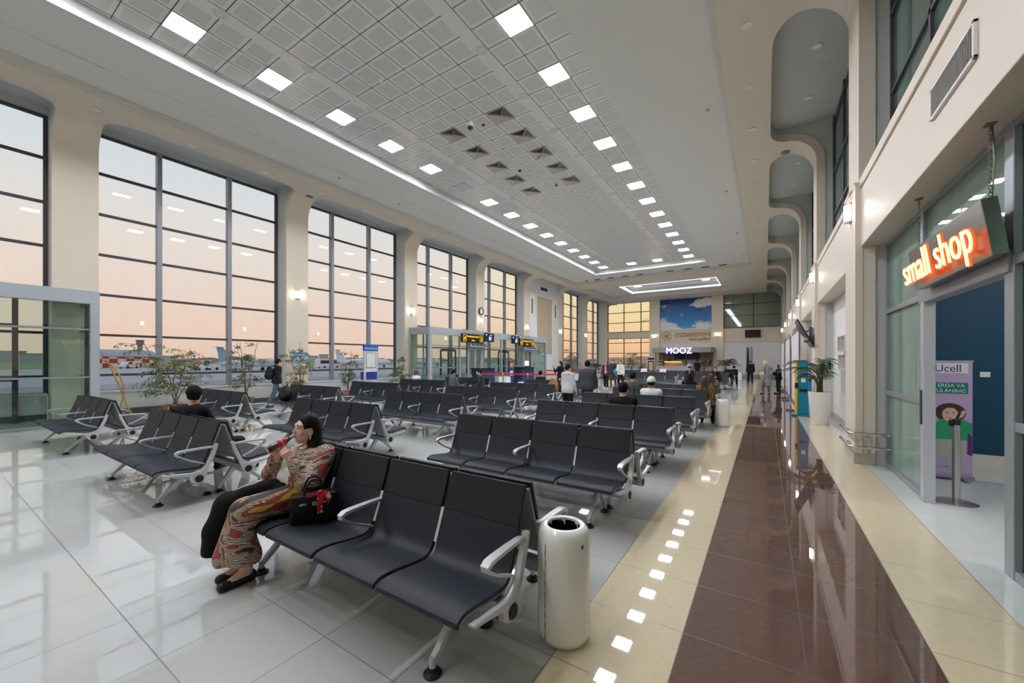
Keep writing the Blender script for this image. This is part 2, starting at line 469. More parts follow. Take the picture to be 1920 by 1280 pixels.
# ---- left window wall
def window_left(n, ya, yb, xg=-16.8):
    fr = MB(); cyy = (ya+yb)/2
    for yy in (ya, yb): fr.bx(xg-.05, xg+.05, yy-.05, yy+.05, .7, 8.42)
    for zz in (.72, 1.2, 2.41, 3.62, 4.82, 6.03, 7.25, 8.4): fr.bx(xg-.05, xg+.045, ya, yb, zz-.035, zz+.035)
    o = struct('window_%d' % n, fr, DARKAL)
    mu = MB()
    for yy in (cyy-1.0, cyy+1.0): mu.bx(xg-.05, xg+.16, yy-.06, yy+.06, .7, 8.42)
    mu.build('mullion', ALU, o)
    MB().bx(xg-.006, xg+.006, ya, yb, .7, 8.42).build('window_pane', GLASS, o)
    return o
wn_ = 1
b = MB(); bl = MB(); sill = MB()
for i in range(len(COLS)-1):
    ya, yb = COLS[i]+COLW-.18, COLS[i+1]
    if abs(COLS[i]-26.58) < .1: continue
    window_left(wn_, ya, yb); wn_ += 1
    b.bx(-16.75, -16.6, ya, yb, .17, .68); sill.bx(-16.85, -16.56, ya, yb, .68, .74); bl.bx(-16.72, -16.62, ya, yb, 0, .17)
    for j in range(3): b.bx(-16.62, -16.585, ya+.08+j*1.78, ya+1.74+j*1.78, .22, .62)
struct('wall_left', b, mat('radiator_casing', (214, 216, 212), .45)); struct('trim_9', sill, mat('sill_white', (222, 224, 222), .4)); struct('baseboard_left', bl, mat('dark_plinth', (92, 92, 92), .5))
b = MB(); b.bx(-17.0, -16.8, YS, YE, 8.42, 8.95); struct('wall_left_head', b, GREYP)
# solid bay with framed beige panel
b = MB().bx(-16.8, -16.12, 27.4, 32.75, 0, 8.6); o = struct('wall_left_panel', b, WHITE)
b = MB()
for (y0, y1, z0, z1) in ((28.6, 28.75, 2.0, 7.2), (31.55, 31.7, 2.0, 7.2), (28.75, 31.55, 7.05, 7.2), (28.75, 31.55, 2.0, 2.15)): b.bx(-16.14, -16.07, y0, y1, z0, z1)
for (y0, y1, z0, z1) in ((28.55, 31.85, 1.45, 1.5), (28.55, 31.85, .35, .4), (28.5, 28.55, .35, 1.5), (31.85, 31.9, .35, 1.5)): b.bx(-16.13, -16.1, y0, y1, z0, z1)
b.build('moulding', WHITE, o, bev=.015)
MB().bx(-16.13, -16.11, 28.75, 31.55, 2.15, 7.05).build('fabric_panel', mat('beige_panel', (196, 176, 148), .8, bump=(200, .1)), o)
b = MB(); b.bx(-16.13, -16.105, 27.95, 28.1, 5.5, 6.7); b.bx(-16.13, -16.105, 32.2, 32.35, 5.5, 6.7); b.bx(-16.13, -16.105, 29.5, 30.7, 7.65, 7.9)
b.build('vent_slot', mat('slot_dark', (50, 50, 48), .6), o)

# ---- end wall
b = MB(); e = YE
b.bx(-17, -15.6, e, e+.3, 0, 8.9); b.bx(-10.76, -9.68, e-.35, e+.3, 0, 8.25); b.bx(-4.6, -3.54, e-.35, e+.3, 0, 8.25); b.bx(1.56, 7, e, e+.3, 0, 8.9)
b.bx(-15.6, -10.76, e, e+.3, 4.16, 4.85); b.bx(-15.6, -10.76, e, e+.3, 0, .35); b.bx(-15.7, 1.7, e-.02, e+.3, 8.22, 8.9)
b.bx(-9.68, -4.6, e, e+.3, 0, 8.3); b.bx(-3.54, 1.6, e, e+.3, 3.42, 4.85); b.bx(-9.7, -4.6, e-.06, e, 4.78, 4.86)
struct('wall_end', b, mat('cream_end', (236, 222, 202), .55))
struct('wall_end_white', MB().bx(-3.54, 1.62, e-.02, e+.2, 0, 3.42), WHITE); 
struct('trim_10', MB().bx(-3.54, 1.62, e-.06, e-.02, 3.4, 3.46), ALU2); struct('baseboard_end', MB().bx(-3.54, 1.6, e-.05, e-.02, 0, .25), mat('base_grey', (170, 165, 155), .4))
struct('wall_end_kiosk_back', MB().bx(-9.68, -4.6, e-.04, e, 2.6, 3.42), WHITE)
def window_end(n, z0, z1, zs):
    fr = MB()
    for zz in zs: fr.bx(-15.6, -10.76, e-.02, e+.06, zz-.035, zz+.035)
    for xx in (-15.57, -13.68, -11.76, -10.79): fr.bx(xx-.045, xx+.045, e-.03, e+.06, z0, z1)
    o = struct('window_%d' % n, fr, mat('brown_window_frame', (96, 70, 60), .5)); MB().bx(-15.6, -10.76, e+.015, e+.025, z0, z1).build('window_pane', GLASS, o)
window_end(wn_, 4.85, 8.22, (4.88, 5.95, 7.1, 8.2)); wn_ += 1
window_end(wn_, .35, 4.16, (.38, 1.25, 2.45, 3.62, 4.13)); wn_ += 1
TEALE = NT('teal_curtained_glass'); vx, vy, vz = TEALE.xyz(TEALE.obj())
cu = TEALE.n('ShaderNodeTexWave'); cu.inputs['Scale'].default_value = 1.4; cu.inputs['Distortion'].default_value = 2.5; cu.inputs['Detail Scale'].default_value = .4
TEALE.put(cu.inputs['Vector'], TEALE.mapping(TEALE.obj(), sc=(1, 1, .06)))
TEALE.base(TEALE.mix(TEALE.math('MULTIPLY', cu.outputs['Fac'], .55), lin((122, 134, 118)), lin((156, 166, 146)))); TEALE.set(Roughness=0.03); TEALE.b.inputs['Specular IOR Level'].default_value = 1.0
fr = MB()
for zz in (4.88, 6.05, 7.2, 8.25): fr.bx(-3.54, 1.56, e-.05, e+.03, zz-.03, zz+.03)
for xx in (-3.5, -.98, 1.52): fr.bx(xx-.04, xx+.04, e-.05, e+.03, 4.85, 8.28)
o = struct('window_%d' % wn_, fr, DARKAL); wn_ += 1
MB().bx(-3.54, 1.56, e-.01, e+.01, 4.85, 8.28).build('window_pane', TEALE.m, o)
# wall behind the camera and roof-side closing walls
struct('wall_back', MB().bx(-17, 7, YS-.2, YS, 0, 8.9), CREAM)

# ---- right wall: fascia band, upper glazing, alcoves
def teal(name, a, bb):
    g = NT(name); n1 = g.noise(g.mapping(g.obj(), sc=(1, 2.2, .08)), 1.2, 2)
    g.base(g.mix(n1, lin(a), lin(bb))); g.set(Roughness=0.015); g.b.inputs['Specular IOR Level'].default_value = 0.9
    return g.m
TEALU = teal('dark_teal_glass', (64, 90, 86), (98, 124, 118)); TEALS = teal('pale_teal_glass', (104, 134, 124), (152, 176, 166))
for i in range(len(COLS)-1):
    ya, yb = COLS[i]+COLW-.03, COLS[i+1]+.03
    fr = MB()
    for zz in (4.55, 5.75, 6.95, 8.35): fr.bx(1.62, 1.70, ya, yb, zz-.03, zz+.03)
    for yy in (ya+.03, (ya+yb)/2-.9, (ya+yb)/2+.9, yb-.03): fr.bx(1.62, 1.70, yy-.03, yy+.03, 4.5, 8.6)
    o = struct('window_%d' % wn_, fr, DARKAL); wn_ += 1
    MB().bx(1.655, 1.667, ya, yb, 4.5, 8.6).build('window_pane', TEALU, o)
    s_ = MB(); zb = 3.45 if i <= 1 else 3.3
    s_.bx(1.275, 1.9, ya, yb, zb, 4.36); s_.bx(1.255, 1.9, ya, yb, 4.38, 4.52)
    struct('wall_right_fascia_%d' % (i+1), s_, CREAM2, bev=.008)
    if i >= 3:
        struct('wall_right_%d' % (i+1), MB().bx(1.63, 1.9, ya, yb, 0, 3.4), WHITE)
        struct('baseboard_right_%d' % (i+1), MB().bx(1.605, 1.63, ya, yb, 0, .17), mat('plinth_tile'))
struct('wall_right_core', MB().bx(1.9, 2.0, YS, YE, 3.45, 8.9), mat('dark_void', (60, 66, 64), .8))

# ---- shop bay: framed teal glass, doorway, room behind
y1s = COLS[2]          # near side of the first pillar ahead on the right
fr = MB()
SX0, SX1 = 1.56, 1.66
for (ya, yb) in ((y1s-.06, y1s), (6.52, 6.62), (4.50, 4.64), (-2.0, -1.9), (2.0, 2.1)): fr.bx(SX0, SX1, ya, yb, 0, 3.47)
for (ya, yb, zz) in ((6.6, y1s, 1.15), (6.6, y1s, 2.40), (-2, 4.5, 1.15), (-2, 4.5, 2.40), (6.6, y1s, .04), (-2, 4.5, .04)): fr.bx(SX0+.005, SX1-.005, ya, yb, zz-.035, zz+.035)
fr.bx(SX0+.006, SX1-.006, -2, y1s, 3.40, 3.465); fr.bx(SX0-.02, SX1+.004, 4.53, 6.6, 2.32, 2.48)
o = struct('window_%d' % wn_, fr, ALU, bev=.006); wn_ += 1
g = MB(); g.bx(1.603, 1.612, 6.6, y1s-.03, .04, 3.42); g.bx(1.603, 1.612, 4.6, 6.6, 2.46, 3.42); g.build('window_pane', TEALS, o)
MB().bx(1.603, 1.612, -2, 4.5, .04, 3.42).build('window_pane', GLASSR, o)
dj = MB(); dj.bx(1.54, 1.645, 6.42, 6.515, 0, 2.34); d_ = struct('door_1', dj, ALU2, bev=.008)
MB().bx(1.525, 1.54, 6.45, 6.49, .9, 1.3).build('door_slot', DARKAL, d_)
struct('wall_shop', MB().bx(1.66, 6.5, 9.0, 9.12, .2, 3.4), mat('petrol_blue_wall', (10, 66, 92), .55))
struct('baseboard_shop', MB().bx(1.66, 6.5, 8.97, 9.12, 0, .2), mat('cream_skirting', (222, 216, 200), .4))
struct('wall_shop_side', MB().bx(6.5, 6.6, YS, 9.1, 0, 3.5), WHITE)
struct('wall_shop_partition', MB().bx(1.67, 2.12, 8.6, 8.99, .0, 3.4), mat('slate_wall', (52, 66, 84), .6))
struct('ceiling_shop', MB().bx(1.7, 6.6, YS, 9.1, 3.42, 3.5), WHITE)

# ---- glass lobby by the windows on the left (boarding vestibule)
def lobby(nm, ya, yb, cats):
    xf, xw = -14.5, -15.95
    return xf, xw
fr = MB(); xf = -14.5
fr.bx(xf-.1, xf+.04, -3, 2.75, 3.08, 3.42); fr.bx(xf-.1, xf+.04, 2.58, 2.75, 0, 3.08)
fr.bx(-16.5, xf-.1, -3, 2.75, 3.36, 3.42); fr.bx(-16.5, -16.42, 2.6, 2.75, 0, 3.42); fr.bx(-16.42, xf-.1, 2.66, 2.74, 3.08, 3.36)
o = struct('wall_lobby', fr, mat('lobby_frame', (168, 174, 178), .4, .1), bev=.008)
r = MB()
for zz in (2.43, 1.22, .05): r.bx(xf-.06, xf+.0, -3, 2.6, zz-.022, zz+.022); r.bx(-16.4, xf-.07, 2.64, 2.7, zz-.022, zz+.022)
r.bx(xf-.06, xf, 1.55, 1.6, 0, 0.02)
dk = MB(); dk.bx(-16.45, -16.37, 1.52, 1.62, 0, 3.3); dk.bx(-16.45, -16.37, -3, 1.6, 2.5, 2.6); dk.bx(-16.45, -16.37, -3, 1.6, 1.1, 1.22); dk.bx(-15.2, -15.12, 2.6, 2.72, 0, 3.08)
dk.build('lobby_dark_frame', DARKAL, o)
r.build('lobby_rail', mat('lobby_rail', (128, 140, 140), .4), o)
g = MB(); g.bx(xf-.035, xf-.025, -3, 2.58, 0.02, 3.1); g.bx(-16.4, xf, 2.665, 2.675, .02, 3.1); g.build('lobby_pane', GLASSG, o)
# ---- gate lobby further along
fr = MB(); r = MB(); g = MB()
y0g, y1g = 14.68, 27.3
fr.bx(xf-.06, xf+.06, y0g, y1g, 3.0, 3.38); fr.bx(-15.95, xf, y0g-.05, y0g+.05, 3.0, 3.38); fr.bx(-15.95, xf, y1g-.05, y1g+.05, 3.0, 3.38)
fr.bx(-15.95, xf-.06, y0g+.05, y1g-.05, 3.3, 3.36)
for yy in (y0g, y1g): fr.bx(xf-.07, xf+.07, yy-.09, yy+.09, 0, 3.385); fr.bx(-15.97, -15.85, yy-.06, yy+.06, 0, 3.39)
for yy in (17.0, 17.75, 19.1, 21.15, 23.9, 25.25): fr.bx(xf-.05, xf+.05, yy-.04, yy+.04, 0, 3.1)
o = struct('wall_gate_lobby', fr, mat('lobby_frame'), bev=.006)
for (a, c2) in ((y0g, 17.75), (19.1, 23.9), (25.25, y1g)):
    for zz in (2.43, 1.25, .05): r.bx(xf-.04, xf+.04, a, c2, zz-.025, zz+.025)
r.bx(xf-.04, xf+.04, 17.75, 19.1, 2.36, 2.44); r.bx(xf-.04, xf+.04, 23.9, 25.25, 2.36, 2.44)
for zz in (2.43, 1.25, .05): r.bx(-15.9, xf, y0g-.03, y0g+.03, zz-.025, zz+.025); r.bx(-15.9, xf, y1g-.03, y1g+.03, zz-.025, zz+.025)
r.bx(-15.0, -14.95, y0g-.04, y0g+.04, 0, 3.1)
r.build('lobby_rail', mat('lobby_rail'), o)
for (a, c2) in ((y0g, 17.75), (19.1, 23.9), (25.25, y1g)): g.bx(xf-.005, xf+.005, a, c2, .02, 3.1)
g.bx(xf-.005, xf+.005, 17.75, 19.1, 2.4, 3.1); g.bx(xf-.005, xf+.005, 23.9, 25.25, 2.4, 3.1)
for yy in (y0g, y1g): g.bx(-15.9, xf, yy-.005, yy+.005, .02, 3.1)
g.build('lobby_pane', GLASSG, o)
for k, (a, c2) in enumerate(((17.8, 19.05), (23.95, 25.2))):
    d = MB()
    for q in (0, 1):
        m0 = a+q*(c2-a)/2+.01; m1 = a+(q+1)*(c2-a)/2-.01
        for (s0, s1, z0, z1) in ((m0, m0+.05, 0, 2.34), (m1-.05, m1, 0, 2.34), (m0, m1, 2.29, 2.34), (m0, m1, 0, .1)): d.bx(xf-.02, xf+.02, s0, s1, z0, z1)
    do = struct('door_%d' % (k+2), d, ALU2)
    MB().bx(xf-.004, xf+.004, a+.04, c2-.04, .08, 2.3).build('door_pane', GLASSG, do)
    MB().tube([(xf+.07, (a+c2)/2-.06, .8), (xf+.07, (a+c2)/2-.06, 1.3)], .015).build('door_handle', STEEL, do)
    # dark leaf on the outer side, seen through the glass
    d = MB(); xo2 = -16.62
    for (s0, s1, z0, z1) in ((a-.1, a, 0, 2.3), (c2, c2+.1, 0, 2.3), (a, c2, 2.2, 2.35), ((a+c2)/2-.05, (a+c2)/2+.05, 0, 2.3)): d.bx(xo2-.03, xo2+.03, s0, s1, z0, z1)
    struct('door_%d' % (k+4), d, DARKAL)

# unseen ceiling panels added to brighten the shop interior
for i, yy in enumerate((0.5, 4.0, 7.2)):
    t = thing('added_shop_light', 'unseen square ceiling panel added to light the shop, %s from the camera' % ('first', 'second', 'third')[i], 'light', (3.4, yy, 3.42), group='panels added to light the shop')
    MB().bx(-.28, .28, -.28, .28, -.02, -.008).build('diffuser', mat('added_shop_and_lobby_glow', (255, 255, 255), .4, emit=(250, 250, 255), es=30.0), t)
    MB().bx(-.3, .3, -.3, .3, -.008, 0).build('frame', PANELW, t)

t = thing('lobby_light', 'small lit round lamp in the ceiling of the glass lobby', 'light', (-15.3, 1.0, 3.36)); MB().lathe([(.12, 0), (.12, -.02), (0, -.03)], 20).build('lens', mat('added_shop_and_lobby_glow'), t, smooth=40); MB().lathe([(.12, 0), (.14, 0), (.14, -.02), (.12, -.02)], 20, caps=False).build('rim', PANELW, t, smooth=40)
for i, yy in enumerate((18.4, 24.5)):
    t = thing('lobby_light', 'small lit round lamp in the gate lobby ceiling behind the %s sign' % ('nearer', 'farther')[i], 'light', (-15.3, yy, 3.29)); MB().lathe([(.12, 0), (.12, -.02), (0, -.03)], 20).build('lens', mat('added_shop_and_lobby_glow'), t, smooth=40); MB().lathe([(.12, 0), (.14, 0), (.14, -.02), (.12, -.02)], 20, caps=False).build('rim', PANELW, t, smooth=40)
# ================================================================== CEILING FIXTURES
PY = 1.839
def ceiling_light(x, y, label, first=[None]):
    if first[0] is None:
        t = thing('ceiling_light', label, 'light', (x, y, CZ), group='square light panels in the tiled ceiling')
        MB().bx(-.285, .285, -.285, .285, -.012, -.002).build('diffuser', LIGHTM, t)
        fr = MB()
        for (a, b2, c2, d) in ((-.303, .303, -.303, -.285), (-.303, .303, .285, .303), (-.303, -.285, -.285, .285), (.285, .303, -.285, .285)): fr.bx(a, b2, c2, d, -.016, 0)
        fr.build('frame', PANELW, t); first[0] = t; return t
    return dup(first[0], (x, y, CZ), 0, label)
ORD = 'first second third fourth fifth sixth seventh eighth ninth tenth eleventh twelfth thirteenth fourteenth fifteenth sixteenth'.split()
for nm, xx in (('window-side', -10.43), ('aisle-side', -4.41)):
    kk = 0
    for k in range(-4, 15):
        if nm == 'window-side' and k == 5: continue
        yv = 3.25 + PY*k
        if k >= 0:
            vis = k if nm == 'window-side' else k-2
            if nm == 'window-side' and k > 5: vis -= 1
            lab = 'lit square ceiling panel, %s visible of the %s row from the camera' % (ORD[max(vis, 0)], nm)
            if nm == 'aisle-side' and k < 2: lab = 'lit square ceiling panel above the camera on the aisle side, out of frame'
        else: lab = 'unseen square ceiling panel added behind the camera, continuing the %s row' % nm  # unseen panels added behind the camera to light the foreground
        ceiling_light(xx, yv, lab)
ceiling_light(-8.26, 28.99, 'lit square ceiling panel on the end row of the large tray, window side')
ceiling_light(-6.44, 28.99, 'lit square ceiling panel on the end row of the large tray, aisle side')
ceiling_light(-10.3, 38.2, 'lit square panel in the small far ceiling tray, window side')
ceiling_light(-4.4, 38.2, 'lit square panel in the small far ceiling tray, aisle side')
o = MB().bx(-.29, .29, -.29, .29, -.012, .0).build('blank_ceiling_panel', mat('blank_panel', (206, 210, 210), .5), loc=(-10.43, 12.44, CZ))
tag(o, 'unlit pale blank panel in the gap of the window-side light row', 'ceiling panel')

def speaker_mb():
    b = MB(); b.lathe([(.0, -.006), (.075, -.006), (.08, -.012), (.12, -.014), (.125, 0)], 20); return b
spk = None
for nm, xx, k0 in (('window-side', -9.38, 0), ('aisle-side', -5.46, 2)):
    for k in range(k0, 15):
        lab = 'round flush ceiling speaker in the %s strip, %s from the camera' % (nm, ORD[k-k0])
        loc = (xx, 3.5+PY*k, CZ-.02)
        if spk is None: spk = tag(speaker_mb().build('ceiling_speaker', mat('speaker_grey', (222, 220, 215), .5), loc=loc, smooth=40), lab, 'speaker', 'round speakers in the ceiling strips')
        else:
            c = spk.copy(); COL.objects.link(c); c.location = loc; c['label'] = lab
# louvred four-way air diffusers
DIFW = mat('diffuser_white', (206, 202, 190), .5); DIFB = mat('diffuser_dark', (26, 25, 25), .6)
t0 = None
for i, xx in enumerate((-8.26, -6.44)):
    for k in range(5):
        lab = 'square louvred air diffuser in the tiled ceiling, %s of the %s column' % (ORD[k], ('window-side', 'aisle-side')[i])
        loc = (xx, 9.38+1.226*k, CZ)
        if t0 is None:
            t0 = thing('air_diffuser', lab, 'air vent', loc, group='louvred air diffusers in the ceiling')
            MB().bx(-.3, .3, -.3, .3, -.004, .0).build('back_plate', DIFB, t0)
            b = MB(); n = 7
            for q in range(4):
                Mq = Matrix.Rotation(R(90)*q, 3, 'Z')
                for j in range(n):
                    r0 = .02 + .26*j/n; hw = r0+.01
                    # slat: outer edge hangs lower than the inner edge
                    vs = [(-hw, r0, -.008), (hw, r0, -.008), (hw+.03, r0+.05, -.044), (-hw-.03, r0+.05, -.044)]
                    vs2 = [(a, bb, c2+.004) for a, bb, c2 in vs]
                    vv = [tuple(Mq @ Vector(p)) for p in vs+vs2]
                    b.mesh(vv, [(3, 2, 1, 0), (4, 5, 6, 7), (0, 1, 5, 4), (1, 2, 6, 5), (2, 3, 7, 6), (3, 0, 4, 7)])
            for a in (45, 135): b.box((0, 0, -.028), (.010, .80, .045), R(a))
            b.build('louvre', DIFW, t0)
            b = MB()
            for (a, b2, c2, d) in ((-.303, .303, -.303, -.29), (-.303, .303, .29, .303), (-.303, -.29, -.29, .29), (.29, .303, -.29, .29)): b.bx(a, b2, c2, d, -.03, 0)
            b.build('frame', DIFW, t0)
        else: dup(t0, loc, 0, lab)
# cameras and detectors
def dome(loc, drop, r, lab):
    t = thing('security_camera', lab, 'camera', loc)
    MB().lathe([(0, 0), (.05, 0), (.05, -.02), (.014, -.03), (.014, -drop), (0, -drop)], 14).build('mount', PANELW, t, smooth=40)
    MB().lathe([(0.012, -drop+.02), (r*.7, -drop), (r, -drop-r*.5), (r, -drop-r*1.1), (0, -drop-r*1.1)], 20).build('housing', PANELW, t, smooth=40)
    MB().ell((0, 0, -drop-r*1.1), (r*.85, r*.85, r*.85), 16, 8).build('lens_dome', mat('dark_dome', (16, 18, 24), .08, coat=1), t, smooth=60)
dome((-7.10, 8.8, CZ), .32, .10, 'large white dome camera hanging on a rod from the tiled ceiling')
dome((-7.01, 9.3, CZ), .06, .065, 'small white dome camera between the hanging camera and the diffusers')
dome((-7.0, 14.1, CZ), .06, .06, 'small white dome camera beside the far diffusers')
for (xx, yy, lab) in ((-8.2, 6.55, 'round white smoke detector in the tiled ceiling near the camera'), (-7.74, 11.85, 'round white smoke detector between the two diffuser columns'), (-7.72, 12.5, 'dark flush sensor beside the smoke detector among the diffusers')):
    tag(MB().lathe([(.055, 0), (.06, -.03), (.03, -.055), (0, -.055)], 16).build('smoke_detector', PANELW if 'white' in lab else BLACK, loc=(xx, yy, CZ), smooth=40), lab, 'smoke detector')
for i, (xx, yy) in enumerate(((-1.32, 11.8), (-1.31, 17.9), (-1.26, 24.0), (-1.25, 29.4), (-13.3, 8.77), (-13.3, 11.63))):
    wd = 'aisle side' if xx > -5 else 'window side'
    k = i if i < 4 else i-4
    tag(MB().lathe([(.05, 0), (.05, -.02), (.035, -.045), (0, -.05)], 14).build('sprinkler_detector', mat('detector_tan', (200, 188, 168), .5), loc=(xx, yy, 8.43), smooth=40), 'small detector on the flat ceiling ring, %s from the camera on the %s' % (ORD[k], wd), 'detector')
# downlights, switched off
DLM = mat('downlight_glass', (250, 250, 248), .25); d0 = None
def downlight(x, y, zz, lab):
    global d0
    if d0 is None:
        d0 = thing('downlight', lab, 'light', (x, y, zz), group='round downlights in the soffit')
        MB().lathe([(.085, 0), (.105, -.004), (.105, -.016), (.09, -.02), (.085, -.012), (.085, 0)], 24, caps=False).build('rim', PANELW, d0, smooth=40)
        MB().lathe([(.088, -.008), (0, -.014)], 20).build('lens', DLM, d0, smooth=40)
    else: dup(d0, (x, y, zz), 0, lab)
for k in range(12): downlight(-.31, 4.82+2.065*k, SO, 'round unlit downlight in the cream soffit over the aisle, %s from the camera' % ORD[k])
for k in range(10): downlight(-14.68, 2.72+2.055*k, SO, 'round unlit downlight in the cream soffit along the windows, %s from the camera' % ORD[k])
for i in range(4):
    for j in range(2): downlight(.96, 10.97+2.05*j+6.13*i, 8.6, 'round unlit downlight inside the %s grey recess over the aisle, %s of two' % (ORD[i], ('nearer', 'farther')[j]))
for (xx, yy, lab) in ((.55, 15.05, 'round dark speaker in the rib between the first and second recess over the aisle'), (-15.35, 8.8, 'round dark speaker in the soffit above the first pillar by the windows')):
    tag(MB().lathe([(.14, 0), (.15, -.012), (.11, -.02), (0, -.02)], 20).build('soffit_speaker', mat('speaker_dark', (120, 118, 112), .5), loc=(xx, yy, SO), smooth=40), lab, 'speaker')
for i, xx in enumerate((-13.04, -11.9, -10.76, -9.57, -8.4, -6.1, -4.85, -3.7, -2.55, -1.4)):
    b = MB().bx(-.26, .26, -.12, .12, -.006, 0)
    for j in range(5): b.bx(-.24, .24, -.1+.045*j, -.085+.045*j, -.03, -.006)
    tag(b.build('ceiling_grille', mat('grille_grey', (96, 92, 86), .5), loc=(xx, 31.72, 8.46)), 'small dark grille at the far edge of the large ceiling tray, %s from the windows' % ORD[i], 'air vent', 'row of ceiling grilles')
# wall sconces: half-round lit shades on the pillars
s0 = None
def sconce(x, y, zz, rz, lab):
    global s0
    if s0 is None:
        s0 = thing('wall_sconce', lab, 'lamp', (x, y, zz), rz, 'lit wall sconces on the pillars')
        hp = [(.08*math.cos(q), -.08*math.sin(q)*1.1) for q in [math.pi*i/10 for i in range(11)]]
        MB().prism(hp, 'z', -.13, .13).build('shade', BULB, s0, smooth=40)
        MB().bx(-.09, .09, -.01, .004, -.16, .16).build('back_plate', STEEL, s0)
        b = MB(); b.prism([(a*1.04, c2*1.04) for a, c2 in hp], 'z', -.15, -.13); b.prism([(a*1.04, c2*1.04) for a, c2 in hp], 'z', .13, .145); b.build('band', STEEL, s0, smooth=40)
    else: dup(s0, (x, y, zz), rz, lab)
for i in range(2, 8):
    yy = COLS[i]+COLW/2
    wn2 = ORD[i-2]
    sconce(-15.995, yy, 4.3, R(90), 'lit sconce on the %s pillar from the camera along the windows' % wn2)
    sconce(1.20, yy-.1, 4.1, R(-90), 'lit sconce on the %s pillar from the camera along the right wall' % wn2)
sconce(-10.22, 44.64, 4.3, 0, 'lit sconce on the end wall beside the orange windows')
sconce(-4.07, 44.64, 4.28, 0, 'lit sconce on the end wall right of the gold lettering')
# return-air grilles in the right fascia
for (ya, yb, lab) in ((2.3, 3.0, 'long louvred wall grille in the fascia, the one cut by the top edge'), (4.15, 5.05, 'long louvred wall grille in the fascia above the hanging sign')):
    L = yb-ya; t = thing('wall_grille', lab, 'air vent', (1.275, ya, 3.95), group='louvred grilles in the fascia')
    h = .14
    b = MB()
    for (y0, y1, z0, z1) in ((0, L, -h, -h+.025), (0, L, h-.025, h), (0, .025, -h, h), (L-.025, L, -h, h)): b.bx(-.025, 0, y0, y1, z0, z1)
    b.build('frame', PANELW, t, bev=.003)
    MB().bx(-.004, 0, .02, L-.02, -h+.02, h-.02).build('recess', mat('grille_back', (70, 68, 66), .7), t)
    b = MB()
    for j in range(int(L/.028)): b.box((-.012, .03+.028*j, 0), (.016, .004, 2*h-.04), R(35))
    b.build('louvre', mat('grille_fin', (170, 166, 162), .5), t)

# ================================================================== OUTSIDE
GZ = -0.6
f = NT('airfield_ground'); x, y, z = f.xyz(f.obj())
n1 = f.noise(f.mapping(f.obj(), sc=(1, .25, 1)), .25, 4)
con = f.mix(n1, lin((150, 142, 146)), lin((178, 170, 172)))
seam = f.math('GREATER_THAN', f.math('ABSOLUTE', f.math('SUBTRACT', f.math('FRACT', f.math('DIVIDE', x, 7.0)), .5)), .49)
con = f.mix(f.math('MULTIPLY', seam, .5), con, lin((84, 78, 80)))
road = f.math('MULTIPLY', f.math('LESS_THAN', x, -52), f.math('GREATER_THAN', x, -150))
con = f.mix(f.math('MULTIPLY', road, .6), con, lin((200, 190, 188)))
gr = f.mix(f.noise(f.obj(), .03, 3), lin((128, 140, 88)), lin((150, 152, 104)))
f.base(f.mix(f.math('LESS_THAN', x, -150), con, gr)); f.set(Roughness=.8)
struct('ground_outside', MB().mesh([(-1500, -900, GZ), (-17.3, -900, GZ), (-17.3, 1500, GZ), (-1500, 1500, GZ), (-17.3, 45.5, GZ), (400, 45.5, GZ), (400, 1500, GZ)], [(0, 1, 2, 3), (4, 5, 6, 2)]), f.m)
AIRW = mat('aircraft_white', (226, 230, 236), .35); TYRE = mat('tyre', (28, 28, 30), .8); WINB = mat('vehicle_glass', (44, 52, 62), .1)
def rotz(p, a): return Matrix.Rotation(a, 3, 'Z') @ Vector(p)
# control tower
t = thing('control_tower', 'tall grey airport control tower standing on the horizon', 'tower', (-402, 98, GZ))
MB().lathe([(1.9, 0), (1.6, 8), (1.5, 13.5)], 12).build('shaft', mat('tower_concrete', (150, 134, 134), .8), t, smooth=30)
MB().lathe([(1.5, 13.2), (2.3, 14.6), (2.4, 15.2)], 10).build('collar', mat('tower_concrete'), t)
MB().lathe([(2.1, 15.2), (2.4, 17.2)], 10).build('cab_glass', mat('tower_glass', (136, 124, 132), .3), t)
MB().lathe([(2.6, 17.2), (2.5, 17.7), (0, 17.9)], 10).build('cab_roof', mat('tower_concrete'), t)
